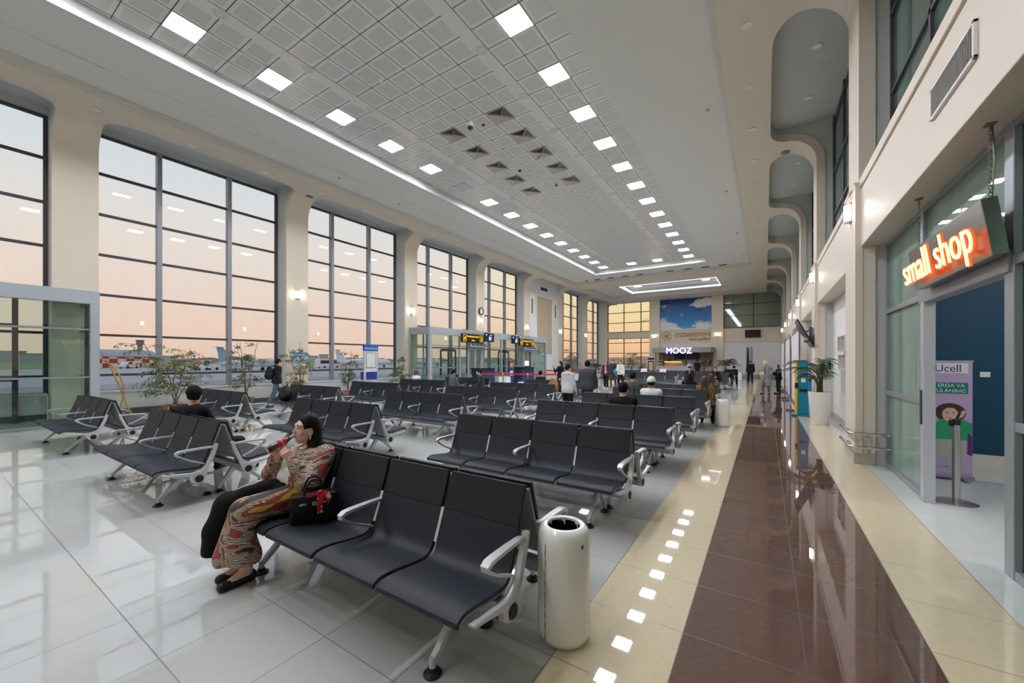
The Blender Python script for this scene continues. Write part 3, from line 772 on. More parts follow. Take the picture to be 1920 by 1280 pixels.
# chequered hut with a domed roof
t = thing('airfield_hut', 'long red and white chequered airfield shed with pale domed roof', 'building', (-167, 35.5, GZ), R(-62))
f = NT('red_white_chequer'); ch = f.n('ShaderNodeTexChecker'); ch.inputs['Scale'].default_value = 1.0
ch.inputs[1].default_value = lin((186, 52, 60)); ch.inputs[2].default_value = lin((232, 220, 214))
f.put(ch.inputs[0], f.mapping(f.obj(), sc=(.42, .42, .75))); f.base(ch.outputs[0]); f.set(Roughness=.7)
MB().bx(-9, 6, -3, 3, 0, 3.3).build('wall', f.m, t)
hp = [(3.3*math.cos(q), 3.3+2.2*math.sin(q)) for q in [math.pi*i/12 for i in range(13)]]
MB().prism(hp, 'x', -9.2, 6.2).build('roof', mat('hut_roof', (176, 178, 188), .6), t, smooth=40)
def vehicle(lab, cat, loc, rz, L, H, body, kind='van'):
    t = thing(cat.replace(' ', '_'), lab, cat, (*loc, GZ), rz)
    W = 1.8
    if kind == 'van': prof = [(0, .35), (0, H*.92), (.15, H), (L*.72, H), (L*.86, H*.58), (L, H*.5), (L, .35)]
    elif kind == 'truck': prof = [(0, .5), (0, H*.6), (L*.55, H*.6), (L*.55, H), (L*.85, H), (L, H*.5), (L, .4)]
    else: prof = [(0, .35), (0, H), (L-.3, H), (L, H*.9), (L, .35)]
    MB().prism(prof, 'y', -W/2, W/2).build('body', body, t, bev=.04)
    b = MB()
    if kind == 'van': b.prism([(L*.5, H*.6), (L*.5, H*.92), (L*.7, H*.92), (L*.82, H*.6)], 'y', -W/2-.01, W/2+.01)
    elif kind == 'truck': b.prism([(L*.6, H*.62), (L*.6, H*.94), (L*.84, H*.94), (L*.93, H*.62)], 'y', -W/2-.01, W/2+.01)
    else: b.bx(.4, L-.1, -W/2-.01, W/2+.01, H*.5, H*.85)
    b.build('window', WINB, t)
    for xx in (L*.2, L*.8):
        for yy in (-W/2+.05, W/2-.05): MB().cyl((xx, yy, .33), .33, .22, 'y', 14).build('wheel', TYRE, t, smooth=40)
    return t
vehicle('white utility van parked before the chequered shed', 'van', (-147, 35.0), R(-50), 4.8, 1.9, mat('van_white', (230, 230, 232), .4))
v = vehicle('white service truck with orange load beside the parked aircraft', 'truck', (-106.5, 39.2), R(-58), 5.0, 2.2, mat('van_white'), 'truck')
MB().bx(3.0, 4.7, -1.3, -.2, 1.0, 2.4).build('cargo', mat('cargo_orange', (226, 132, 70), .7), v)
vehicle('white coach far out on the apron behind the second aircraft', 'coach', (-108, 71), R(-70), 9, 2.6, mat('van_white'), 'bus')
def aircraft(lab, loc, rz, sc, tail):
    t = thing('airplane', lab, 'airplane', (*loc, GZ), rz)
    Mx = Matrix.Rotation(R(90), 3, 'Y')
    MB().lathe([(.02*sc, -9*sc), (.35*sc, -7.5*sc), (.9*sc, -4*sc), (1.0*sc, 3*sc), (.8*sc, 5.4*sc), (.35*sc, 6.8*sc), (0, 7.2*sc)], 20, (0, 0, 1.75*sc), Mx).build('fuselage', AIRW, t, smooth=50)
    MB().prism([(-8.6*sc, 1.9*sc), (-5.9*sc, 2.3*sc), (-8.1*sc, 5.3*sc), (-9.2*sc, 5.4*sc)], 'y', -.09*sc, .09*sc).build('tail_fin', tail, t)
    MB().prism([(-9.4*sc, -2.6*sc), (-8.6*sc, -2.6*sc), (-7.7*sc, 0), (-8.6*sc, 2.6*sc), (-9.4*sc, 2.6*sc), (-9.1*sc, 0)], 'z', 5.2*sc, 5.3*sc).build('tailplane', AIRW, t)
    MB().prism([(-1.3*sc, -8*sc), (-.5*sc, -8*sc), (1.2*sc, 0), (-.5*sc, 8*sc), (-1.3*sc, 8*sc), (-1.4*sc, 0)], 'z', 2.55*sc, 2.72*sc).build('wing', AIRW, t)
    for s in (-1, 1):
        MB().lathe([(.15*sc, -1.6*sc), (.42*sc, -.5*sc), (.42*sc, 1.0*sc), (.2*sc, 1.6*sc)], 14, (.6*sc, s*2.7*sc, 2.3*sc), Mx).build('engine', AIRW, t, smooth=50)
    for (xx, yy) in ((5*sc, 0), (-.6*sc, -1.3*sc), (-.6*sc, 1.3*sc)):
        b = MB(); b.cyl((xx, yy, .35*sc), .35*sc, .2*sc, 'y', 12); b.bx(xx-.06, xx+.06, yy-.06, yy+.06, .3*sc, 1.1*sc); b.build('landing_gear', TYRE, t)
TAILB = mat('tail_blue', (150, 176, 200), .4)
aircraft('white propeller aircraft with pale blue tail parked outside the first full window', (-92, 43), R(62), .95, TAILB)
aircraft('white aircraft parked outside the second full window behind the leafy tree', (-101, 76), R(70), 1.0, AIRW)
aircraft('white aircraft seen through the gate lobby glass far out', (-120, 120), R(75), 1.0, TAILB)
# skyline
for i, (u_, d_, w_, h_, cc) in enumerate(((-30, 400, 60, 14, (170, 160, 168)), (22, 400, 40, 20, (132, 136, 150)), (60, 380, 45, 15, (150, 150, 158)), (110, 420, 50, 10, (186, 170, 164)), (215, 520, 40, 12, (190, 176, 176)), (285, 480, 36, 9, (168, 152, 154)), (320, 480, 30, 13, (176, 158, 156)), (390, 520, 60, 8, (170, 152, 156)), (455, 520, 40, 11, (160, 142, 150)), (505, 540, 50, 7, (176, 158, 160)), (585, 540, 34, 14, (160, 140, 148)), (608, 520, 22, 17, (172, 150, 152)), (650, 560, 50, 10, (166, 146, 150)), (700, 560, 60, 9, (170, 150, 150)), (800, 560, 50, 9, (160, 140, 140)), (870, 560, 60, 12, (150, 130, 130)), (940, 560, 60, 9, (158, 136, 130)))):
    a_ = (u_-960)/736; X_ = d_*(a_*.8396-.5432); Y_ = d_*(.8396+a_*.5432)
    t = thing('skyline_building', 'hazy low building on the airfield horizon, %s of the skyline from the lobby side' % (ORD+['seventeenth'])[i], 'building', (X_, Y_, GZ), math.atan2(Y_, X_), 'buildings on the horizon')
    h_ *= .68; cc = tuple(int(c_*.55+212*.45) for c_ in cc)  # wall colours blended towards pale grey as painted haze
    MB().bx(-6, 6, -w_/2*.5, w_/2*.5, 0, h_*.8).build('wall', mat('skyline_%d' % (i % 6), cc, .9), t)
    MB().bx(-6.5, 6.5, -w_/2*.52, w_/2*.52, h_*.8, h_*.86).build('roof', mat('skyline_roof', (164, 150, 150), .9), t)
b = MB(); rr = random.Random(3)
for i in range(170):
    q = R(92 + i*.72); rd = 760+rr.random()*60; s_ = 2.5+rr.random()*3
    b.ell((rd*math.cos(q), rd*math.sin(q), GZ+s_*.4), (5+rr.random()*8, 5+rr.random()*8, s_), 7, 5)
o = b.build('treeline', mat('far_trees', (160, 142, 140), .9), smooth=60); o['kind'] = 'stuff'; tag(o, 'hazy dark line of distant trees along the airfield horizon', 'trees')  # tree colour paled and warmed to paint in distance haze
t = thing('crane', 'thin lattice crane mast outside the orange end windows', 'crane', (-24, 112, GZ))
b = MB()
for (dx, dy2) in ((-.5, -.5), (.5, -.5), (.5, .5), (-.5, .5)): b.tube([(dx, dy2, 0), (dx, dy2, 17)], .08, 5)
for k in range(17): b.tube([(-.5, -.5, k), (.5, -.5, k+1)], .05, 4); b.tube([(.5, .5, k), (-.5, .5, k+1)], .05, 4)
b.build('mast', mat('crane_rust', (200, 136, 96), .7), t)
b = MB(); b.tube([(-5, 0, 13.2), (2.5, 0, 13.4)], .08, 5); b.tube([(-5, 0, 13.2), (0, 0, 15.2), (2.5, 0, 13.4)], .04, 4); b.build('jib', mat('crane_rust'), t)
for i, (xx, yy, w_, h_) in enumerate(((-44, 150, 14, 2.6), (-30, 140, 10, 2.8), (-55, 260, 40, 4))):
    t = thing('far_shed', 'low haze-paled shed outside the end windows, %s of three' % ('leftmost', 'rightmost', 'farthest')[i], 'building', (xx, yy, GZ)); MB().bx(-w_/2, w_/2, -2, 2, 0, h_).build('wall', mat('shed_wall', (236, 200, 170), .8), t); MB().prism([(-2.3, h_), (2.3, h_), (0, h_+.8)], 'x', -w_/2-.2, w_/2+.2).build('roof', mat('shed_roof', (206, 172, 150), .8), t)  # haze outside is put into the wall and roof colours
# ================================================================== BENCHES
PADM = NT('charcoal_polyurethane'); 
PADM.base(PADM.mix(PADM.noise(PADM.obj(), 40, 2), lin((23, 27, 38)), lin((29, 34, 45)))); PADM.set(Roughness=.5); PADM.bump(PADM.noise(PADM.obj(), 420, 1), .12, .002); PADM.b.inputs['Specular IOR Level'].default_value = .35; PADM = PADM.m
HEADM = NT('charcoal_head_pad'); HEADM.base(lin((18, 21, 30))); HEADM.set(Roughness=.46); HEADM.bump(HEADM.noise(HEADM.obj(), 420, 1), .12, .002); HEADM.b.inputs['Specular IOR Level'].default_value = .35; HEADM = HEADM.m
SHELLM = mat('seat_shell_grey', (150, 152, 152), .45)
FRAMEM = mat('bench_frame_grey', (196, 199, 203), .32, .25)
BEAMM = mat('bench_beam_grey', (160, 163, 168), .38, .3)
FOOTM = mat('bench_foot_black', (20, 20, 22), .5)
PROF = [(-.005, .398), (.0, .415), (.02, .428), (.06, .434), (.12, .43), (.22, .416), (.31, .404), (.37, .402), (.41, .412), (.442, .44), (.465, .48), (.50, .57), (.54, .68), (.58, .79), (.605, .87), (.614, .905)]
def offs(pr, d):
    out = []
    for i, p in enumerate(pr):
        a = pr[max(i-1, 0)]; b2 = pr[min(i+1, len(pr)-1)]
        tx, tz = b2[0]-a[0], b2[1]-a[1]; L = math.hypot(tx, tz)
        out.append((p[0]-tz/L*d, p[1]+tx/L*d))
    return out
def slab(pr, d0, d1): return offs(pr, d1) + offs(pr, d0)[::-1]
PITCH = .60
def make_bench(name, label, loc, rz):
    t = thing(name, label, 'bench', loc, rz, 'four-seat waiting benches')
    xs = [-1.2, -.6, 0, .6, 1.2]
    for k in range(4):
        a, b2 = xs[k]+.014, xs[k+1]-.014
        sh = MB().prism(slab(PROF[:15], -.022, -.002), 'x', a+.012, b2-.012).build('seat_shell', SHELLM, t, smooth=35)
        MB().prism(slab(PROF[:13], -.003, .018), 'x', a, b2).build('seat_pad', PADM, sh, smooth=35, bev=.006)
        MB().prism(slab([(.5385, .676)]+PROF[12:], -.003, .021), 'x', a, b2).build('head_pad', HEADM, sh, smooth=35, bev=.006)
    # end frames with a round hub, and slim ribs between the seats
    endp = [(.05, .402), (.20, .385), (.31, .372), (.38, .375), (.425, .395), (.455, .435), (.50, .545), (.545, .665), (.562, .665), (.575, .655), (.545, .55), (.50, .44), (.47, .37), (.45, .30), (.43, .262), (.39, .243), (.345, .245), (.315, .268), (.30, .31), (.285, .335), (.20, .355), (.06, .380)]
    ribp = [(.06, .400), (.22, .388), (.36, .376), (.425, .395), (.458, .435), (.50, .545), (.545, .67), (.565, .662), (.52, .54), (.475, .43), (.44, .37), (.36, .352), (.06, .385)]
    for i, x in enumerate(xs):
        if i in (0, 4):
            s = -1 if i == 0 else 1
            e = MB().prism(endp, 'x', x-.022+s*.012, x+.022+s*.012).build('end_frame', FRAMEM, t, smooth=40, bev=.005)
            MB().lathe([(.034, 0), (.042, .006), (.036, .012), (0, .012)], 18, (x+s*.032, .385, .295), Matrix.Rotation(R(90*s), 3, 'Y')).build('hub_cap', FOOTM, e, smooth=40)
            st = MB().prism(slab(PROF[7:13], .002, .03), 'x', x-.012, x+.012)
        else:
            MB().prism(ribp, 'x', x-.012, x+.012).build('seat_rib', FRAMEM, t)
            MB().prism(slab(PROF[10:13], .0, .021), 'x', x-.011, x+.011).build('seat_joint', FRAMEM, t)
        if i in (0, 2, 4):
            pts = [(x, .56, .635), (x, .50, .630), (x, .40, .632), (x, .26, .628), (x, .205, .622), (x, .18, .608), (x, .182, .592), (x, .21, .572), (x, .30, .515), (x, .44, .452)]
            MB().bar(pts, [.034, .04, .046, .05, .05, .048, .042, .034, .028, .028], [.022, .02, .02, .022, .026, .026, .022, .018, .014, .014], (1, 0, 0)).build('armrest', FRAMEM, t, smooth=50, bev=.004)
    b = MB().bx(-1.2, 1.2, .345, .425, .255, .335)
    b.build('beam', BEAMM, t, bev=.012)
    b = MB()
    for k in range(4):
        xm = (xs[k]+xs[k+1])/2; b.prism([(.14, .395), (.40, .38), (.42, .33), (.34, .33), (.16, .375)], 'x', xm-.03, xm+.03); b.cyl((xm, .30, .345), .035, .06, 'x', 12)
    b.build('bracket', BEAMM, t, smooth=40)
    for x in (-.91, .91):
        b = MB()
        b.bar([(x, .41, .30), (x, .33, .265), (x, .23, .18), (x, .13, .085), (x, .112, .07)], [.05, .05, .045, .038, .036], [.075, .06, .042, .034, .034], (1, 0, 0))
        b.bar([(x, .36, .29), (x, .43, .255), (x, .50, .17), (x, .56, .085), (x, .575, .07)], [.05, .05, .045, .038, .036], [.06, .06, .042, .034, .034], (1, 0, 0))
        b.cyl((x, .108, .06), .019, .06, n=12); b.cyl((x, .575, .06), .019, .06, n=12)
        lg = b.build('leg', FRAMEM, t, smooth=45, bev=.004)
        for yy in (.108, .575): MB().lathe([(.048, 0), (.05, .008), (.04, .016), (.026, .022), (.026, .036), (.02, .04)], 16, (x, yy, 0)).build('foot', FOOTM, lg, smooth=40)
    return t
BENCH = None
def bench(xc, yback, facing, label):
    """yback: line where the two backs meet; facing -1 looks back at the camera, +1 looks away"""
    global BENCH
    if facing < 0: loc, rz = (xc, yback-.63, 0), 0
    else: loc, rz = (xc, yback+.63+.02, 0), math.pi
    if BENCH is None: BENCH = make_bench('waiting_bench', label, loc, rz); return BENCH
    return dup(BENCH, loc, rz, label)
ROWA = [2.03, 4.2, 6.45, 8.58, 10.75, 12.9]
CN = {'A': 'aisle-side', 'B': 'middle', 'C': 'window-side'}
SPECIAL = {('A', 0, -1): 'black four-seat bench in the foreground under the seated woman and handbag', ('A', 0, 1): 'black four-seat bench back to back with the foreground bench, behind the white bin',
           ('B', 0, -1): 'black four-seat bench seen side-on in front of the man in the black cap', ('B', 0, 1): 'black four-seat bench the man in the black cap sits on',
           ('C', 0, -1): 'empty black four-seat bench before the glass lobby', ('C', 0, 1): 'black four-seat bench facing the window by the yellow bent stick'}
for c_, xc, n in (('A', -2.38, 6), ('B', -6.62, 6), ('C', -11.05, 6)):
    for k in range(n):
        if c_ == 'B' and k == 0: xq = -6.68
        elif c_ == 'C' and k < 2: xq = -11.2
        elif c_ == 'C' and k == 5: xq = -10.6
        else: xq = xc
        for fc in (-1, 1):
            lab = SPECIAL.get((c_, k, fc)) or 'black four-seat bench facing %s the camera in the %s pair of the %s column' % ('towards' if fc < 0 else 'away from', ORD[k], CN[c_])
            bench(xq, ROWA[k]+(.3 if (c_ == 'B' and k == 5) else .05 if c_ == 'B' else .03 if c_ == 'C' else 0), fc, lab)
for j, yb in enumerate((25.3, 29.6)):
    for i, xc in enumerate((-8.6, -5.75, -2.9)):
        for fc in (-1, 1):
            bench(xc, yb+(1.6 if (i == 0 and j == 0) else 0), fc, 'black four-seat bench facing %s the camera, %s in the %s far row' % ('towards' if fc < 0 else 'away from', ('leftmost', 'middle', 'rightmost')[i], ('nearer', 'farther')[j]))

# ================================================================== PROPS
# litter bins
def make_bin(lab, loc):
    t = thing('litter_bin', lab, 'bin', loc, group='white litter bins')
    MB().lathe([(0, .0), (.12, 0), (.145, .012), (.157, .05), (.158, .55), (.155, .61), (.145, .645), (.125, .668), (.108, .672), (.098, .665), (.097, .60), (.097, .15)], 48).build('body', mat('bin_white', (246, 245, 242), .18, coat=.3), t, smooth=50)
    b = MB(); n = 32
    def fn(i, j):
        q = 2*math.pi*j/n; zz = (.655, .63, .55, .40, .30)[i]; r = (.0965, .092, .086, .08, .0)[i]*(1+.07*math.sin(7*q+i)+.04*math.sin(13*q))
        return (r*math.cos(q), r*math.sin(q), zz)
    b.v = [fn(i, j) for i in range(5) for j in range(n)]
    for i in range(4):
        for j in range(n): b.face((i*n+j, (i+1)*n+j, (i+1)*n+(j+1)%n, i*n+(j+1)%n))
    b.build('liner_bag', mat('bin_bag', (14, 14, 15), .25), t, smooth=60)
    a = math.atan2(-loc[1], -loc[0])-R(42)
    h = MB()
    for k in range(9): h.box((.1585*math.cos(a), .1585*math.sin(a), .06+.06*k), (.006, .004, .034), a)
    h.box((.158*math.cos(a), .158*math.sin(a), .31), (.003, .0025, .56), a); h.build('hinge', mat('hinge_grey', (120, 118, 114), .4), t)
    a += R(84)
    MB().box((.157*math.cos(a), .157*math.sin(a), .585), (.004, .016, .022), a).build('badge', mat('badge_grey', (96, 96, 98), .4), t)
    return t
bin0 = make_bin('white cylindrical litter bin with black liner beside the foreground bench', (-1.02, 2.155, 0))
dup(bin0, (-.90, 11.1, 0), R(120), 'white cylindrical litter bin at the aisle beside the farther benches')
dup(bin0, (-1.72, 36.9, 0), R(60), 'small distant white litter bin by the far palm and partition')
# potted palm with arching fronds
PALMG = NT('palm_leaf'); PALMG.base(PALMG.mix(PALMG.noise(PALMG.obj(), 6, 2), lin((30, 52, 30)), lin((70, 98, 54)))); PALMG.set(Roughness=.45); PALMG = PALMG.m
PALMS = mat('palm_stem', (96, 84, 50), .6)
SOIL = mat('potting_soil', (52, 40, 32), .9)
def palm(lab, loc, seed, sc, potr, poth, nfr, potm, xlim=9):
    rr = random.Random(seed); t = thing('potted_palm', lab, 'potted plant', loc)
    MB().lathe([(0, 0), (potr*.72, 0), (potr*.76, .01), (potr, poth*.96), (potr, poth), (potr*.9, poth), (potr*.88, poth-.05), (0, poth-.05)], 32).build('pot', potm, t, smooth=40)
    st = MB(); lf = MB()
    for k in range(nfr):
        az = 2*math.pi*k/nfr + rr.uniform(-.35, .35); L = sc*rr.uniform(.8, 1.1); up = rr.uniform(.7, 1.2); out = rr.uniform(.4, .72)*(1-(.55*max(0, math.cos(az)) if xlim < 2 else 0))
        d = Vector((math.cos(az), math.sin(az), 0)); lim = xlim-.22*L
        if d.x*L*out > lim: d.x = lim/(L*out)
        p0 = Vector((rr.uniform(-.06, .06), rr.uniform(-.06, .06), poth-.05)); pts = []
        for i in range(15):
            s = i/14; pts.append(p0 + d*(L*out*(.15*s+.85*s**2.2)) + Vector((0, 0, L*up*(1.5*s-.95*s**2.4))))
        st.tube(pts, [.011*sc*(1-.8*i/14)+.002 for i in range(15)], 5)
        for i in range(24):
            f = .42+.58*i/23; j = min(int(f*14), 13); p = pts[j].lerp(pts[j+1], f*14-j); tg = (pts[j+1]-pts[j]).normalized()
            sd = tg.cross(Vector((0, 0, 1))); sd = sd.normalized() if sd.length > 1e-4 else Vector((1, 0, 0)); ll = L*.26*math.sin(math.pi*min(1, (f-.36)/.72))+.05
            for q in (-1, 1):
                e = (sd*q*.85 + tg*.7 + Vector((0, 0, .05))).normalized(); e2 = (e+Vector((0, 0, -.7))).normalized(); wv = tg*.0095*sc
                a1 = p + e*ll*.5; a2 = a1 + e2*ll*.5
                lf.mesh([p-wv*.5, p+wv*.5, a1+wv, a2, a1-wv], [(0, 1, 2, 4), (4, 2, 3)])
    st.build('stem', PALMS, t, smooth=60); lf.build('frond', PALMG, t)
    MB().lathe([(potr*.88, poth-.045), (0, poth-.035)], 20).build('soil', SOIL, t)
palm('green potted palm in a tall white tapered pot against the white alcove wall', (1.17, 12.75, 0), 5, 1.15, .24, .84, 13, mat('pot_white', (232, 230, 226), .25), .42)
palm('far green palm by the white partition at the end of the hall', (-2.75, 38.0, 0), 9, 1.7, .28, .6, 14, mat('pot_white'))
palm('leafy palm-like plant at the last windows behind the seated travellers', (-13.9, 36.6, 0), 21, 1.35, .26, .4, 14, mat('pot_clay', (150, 104, 78), .8))
# weeping figs
FIG = NT('fig_leaf'); FIG.base(FIG.mix(FIG.noise(FIG.obj(), 3.5, 2), lin((62, 78, 46)), lin((140, 146, 92)))); FIG.set(Roughness=.5); FIG = FIG.m
BARK = mat('fig_bark', (128, 106, 78), .8)
def fig(lab, loc, seed, H, spread, nb, nl, potm, potr=.26, poth=.28, stems=4, lean=.5):
    rr = random.Random(seed); t = thing('potted_fig_tree', lab, 'potted plant', loc)
    MB().lathe([(0, 0), (potr*.7, 0), (potr*.74, .01), (potr*.97, poth*.8), (potr*1.02, poth*.85), (potr*1.02, poth), (potr*.9, poth), (potr*.88, poth-.04), (0, poth-.04)], 28).build('pot', potm, t, smooth=40)
    MB().lathe([(potr*.88, poth-.035), (0, poth-.025)], 20).build('soil', SOIL, t)
    st = MB(); lf = MB(); tips = []
    for k in range(stems):
        az = 2*math.pi*k/stems+rr.uniform(-.5, .5); d = Vector((math.cos(az)*.55, math.sin(az), 0))*spread*rr.uniform(.35, 1)*lean; hh = H*rr.uniform(.7, 1)
        pts = []
        for i in range(11):
            s = i/10; pts.append(Vector((0, 0, poth-.04)) + d*(s**1.2) + Vector((rr.uniform(-.03, .03), rr.uniform(-.03, .03), (hh-poth)*s)))
        st.tube(pts, [.018*(1-.8*i/10)+.003 for i in range(11)], 6)
        for b2 in range(nb):
            i0 = rr.randint(2, 9); p = pts[i0]; a2 = rr.uniform(0, 6.283); LL = spread*rr.uniform(.3, .62)*(1.15-.05*i0)
            dd = Vector((math.cos(a2), math.sin(a2)*1.1, 0)); q = [p + dd*LL*s + Vector((0, 0, LL*(.75*s-.62*s*s))) + Vector((0, 0, rr.uniform(-.02, .02))) for s in (0, .25, .5, .75, 1)]
            st.tube(q, [.007, .006, .005, .004, .002], 4); tips.append(q)
    for i in range(int(nl*2.2)):
        q = tips[rr.randrange(len(tips))]; s = rr.uniform(.3, 1.0)*4; j = min(int(s), 3); p = q[j].lerp(q[j+1], s-j) + Vector((rr.gauss(0, .04), rr.gauss(0, .04), rr.gauss(-.03, .035)))
        a = rr.uniform(0, 6.283); dr = Vector((math.cos(a), math.sin(a), rr.uniform(-1.2, .1))).normalized(); sd = dr.cross(Vector((rr.random(), rr.random(), 1))).normalized(); L = rr.uniform(.06, .10)
        lf.mesh([p, p+dr*L*.45+sd*L*.26, p+dr*L, p+dr*L*.45-sd*L*.26], [(0, 1, 2, 3)])
    st.build('stem', BARK, t, smooth=60); lf.build('foliage', FIG, t)
TERRA = mat('terracotta', (168, 112, 84), .7); POTW = mat('pot_grey', (176, 172, 166), .5)
fig('broad leafy fig tree in a terracotta bowl behind the man in the cap', (-15.5, 4.6, 0), 4, 2.35, 1.7, 11, 1100, TERRA, .33, .26, 5, .75)
fig('leafy fig tree at the window mullion behind the empty window-side bench', (-15.75, 6.7, 0), 8, 2.45, 1.0, 9, 620, TERRA, .26, .3, 4)
fig('slender fig tree in a pale pot before the first pillar with the poster', (-15.3, 8.4, 0), 12, 2.45, 1.0, 8, 560, POTW, .24, .4, 4)
fig('sparse fig tree in front of the blue-topped information stand', (-15.6, 10.7, 0), 17, 2.15, .95, 8, 460, TERRA, .24, .3, 3)
fig('slim fig tree between the information stand and the gate lobby', (-15.6, 13.75, 0), 23, 2.25, .95, 9, 520, POTW, .22, .3, 2, .35)
fig('bushy fig tree beside the framed beige wall panel', (-14.9, 33.4, 0), 31, 2.9, 1.5, 16, 1000, POTW, .3, .3, 4)
fig('bushy fig tree in front of the orange end windows', (-12.4, 43.6, 0), 37, 2.7, 1.9, 14, 900, TERRA, .3, .3, 4)
fig('low leafy plant beside the orange end windows', (-10.6, 41.5, 0), 41, 1.5, 1.2, 12, 500, TERRA, .28, .3, 4)
# yellow bent bamboo frame
t = thing('bamboo_trellis', 'yellow bent bamboo trellis leaning by the window left of the broad fig', 'trellis', (-15.95, 3.45, 0))
YB = mat('bamboo_yellow', (214, 170, 84), .45)
b = MB(); b.tube([(0, .26, .02), (.02, .12, .36), (.03, .06, .62), (.03, -.01, .84), (.02, -.12, 1.2), (0, -.22, 1.52), (0, -.30, 1.68)], .02, 8); b.build('pole', YB, t, smooth=50)
b = MB(); b.tube([(.05, -.12, .02), (.05, 0, .32), (.06, .06, .6), (.07, .06, .88), (.05, -.02, 1.2), (.02, -.16, 1.48), (0, -.36, 1.66)], .02, 8); b.build('pole', YB, t, smooth=50)
for (z_, a, c2) in ((.12, -.09, .22), (.5, .04, .09), (1.0, -.06, .05)): MB().tube([(.02, a, z_), (.06, c2, z_)], .014, 6).build('rung', YB, t)
# poster on the first pillar, clock on the third
t = thing('poster', 'pale blue map poster on the first window pillar behind the slender fig', 'poster', (-15.99, 8.42, 1.47))
f = NT('poster_print'); f.base(f.ramp(f.noise(f.obj(), 9, 4), [(.4, (150, 186, 206)), (.5, (206, 222, 228)), (.6, (176, 204, 218))])); f.set(Roughness=.3)
MB().bx(-.005, .012, 0, .68, 0, .5).build('sheet', f.m, t); MB().bx(.012, .015, 0, .68, .42, .5).build('header', mat('poster_blue', (70, 140, 190), .4), t)
t = thing('wall_clock', 'round white wall clock with black rim on a window pillar', 'clock', (-15.97, 20.93, 4.92))
Mx = Matrix.Rotation(R(90), 3, 'Y')
MB().lathe([(0, 0), (.2, 0), (.2, .02), (0, .02)], 32, (0, 0, 0), Mx).build('dial', PANELW, t, smooth=30)
MB().lathe([(.2, -.02), (.25, -.02), (.25, .05), (.2, .05), (.195, .02)], 32, (0, 0, 0), Mx, caps=False).build('rim', BLACK, t, smooth=30)
MB().box((.025, .05, -.0), (.008, .13, .018), M=Matrix.Rotation(R(-40), 3, 'X')).build('hour_hand', BLACK, t)
MB().box((.03, -.03, .06), (.006, .012, .17), M=Matrix.Rotation(R(20), 3, 'X')).build('minute_hand', BLACK, t)
b = MB()
for k in range(12): q = math.pi*k/6; b.box((.022, .165*math.cos(q), .165*math.sin(q)), (.004, .03, .008), M=Matrix.Rotation(q, 3, 'X'))
b.build('hour_mark', BLACK, t)
# information stand
BLUE = mat('sign_blue', (44, 96, 178), .4); NAVY = mat('leaflet_blue', (34, 50, 140), .45)
t = thing('information_stand', 'upright white information stand with blue header and blue leaflet boxes', 'stand', (-15.1, 11.15, 0))
b = MB(); b.bx(-.04, .02, 0, .05, 0, 2.33); b.bx(-.04, .02, .72, .77, 0, 2.33); b.bx(-.04, .02, 0, .77, .0, .2); b.build('frame', ALU2, t)
MB().bx(-.02, .0, .05, .72, .2, 2.1).build('board', mat('board_pale', (212, 216, 220), .3), t)
MB().bx(-.05, .03, 0, .77, 2.08, 2.36).build('header', BLUE, t)
moved(text_mb("MA'LUMOTLAR", .1, .01), Matrix.Translation((.035, .385, 2.15)) @ Matrix.Rotation(R(90), 4, 'Z')).build('header_lettering', PANELW, t)
b = MB(); b.bx(.0, .015, .12, .65, 1.3, 2.0); b.build('notice_frame', mat('notice_grey', (150, 156, 160), .4), t); MB().bx(.015, .018, .16, .61, 1.34, 1.96).build('notice', mat('notice_paper', (222, 222, 216), .6), t)
for a in (.14, .43): MB().bx(.0, .07, a, a+.25, .78, 1.12).build('leaflet_box', NAVY, t, bev=.01)
MB().bx(.0, .06, -.16, -.04, .78, 1.12).build('leaflet_box', NAVY, t, bev=.01)
# gate signs, screens, air curtains, desks
SIGNB = mat('sign_black', (26, 22, 20), .35); SIGNY = mat('sign_yellow', (240, 196, 40), .4, emit=(240, 190, 40), es=1.0)
def M_(x, y, z, a=90): return Matrix.Translation((x, y, z)) @ Matrix.Rotation(R(a), 4, 'Z')
def gate_sign(lab, y, num, z=2.9):
    t = thing('gate_sign', lab, 'sign', (-14.2, y, z), group='hanging gate signs'); Wd = 1.95
    MB().bx(-.06, .06, -Wd/2, Wd/2, -.25, .25).build('panel', SIGNB, t, bev=.006)
    moved(text_mb('Samolyotga chiqish', .155, .006, sx=.92), M_(.064, .0, .06)).build('lettering', SIGNY, t)
    moved(text_mb('Gate', .155, .006), M_(.064, .0, -.16)).build('lettering', SIGNY, t)
    moved(text_mb(num, .32, .006), M_(.064, .76, -.12)).build('gate_number', SIGNY, t)
    b = MB()
    for c2 in (.76, -.76):
        for (a, b2, c3, d) in ((-.14, .14, .17, .185), (-.14, .14, -.185, -.17), (-.14, -.125, -.185, .185), (.125, .14, -.185, .185)): b.bx(.06, .066, c2+a, c2+b2, c3, d)
    b.build('number_frame', SIGNY, t)
    b = MB(); y_ = -.76   # little climbing-aeroplane pictogram
    b.prism([(y_-.10, -.09), (y_-.07, -.10), (y_+.09, .07), (y_+.085, .10), (y_+.06, .095)], 'x', .06, .066); b.prism([(y_-.07, .05), (y_-.04, .06), (y_+.05, .03), (y_+.02, 0)], 'x', .06, .066); b.prism([(y_+.01, -.11), (y_+.03, -.10), (y_+.04, .01), (y_+.0, -.02)], 'x', .06, .066)
    b.build('pictogram', SIGNY, t)
    for s in (-.6, .6): MB().tube([(-.3, s, .48), (-.1, s, .5), (0, s, .44), (0, s, .25)], .02, 8).build('bracket', ALU, t, smooth=40)
gate_sign('black hanging gate sign with yellow lettering and the number 3', 17.8, '3'); gate_sign('black hanging gate sign with yellow lettering and the number 4', 23.9, '4', 2.88)
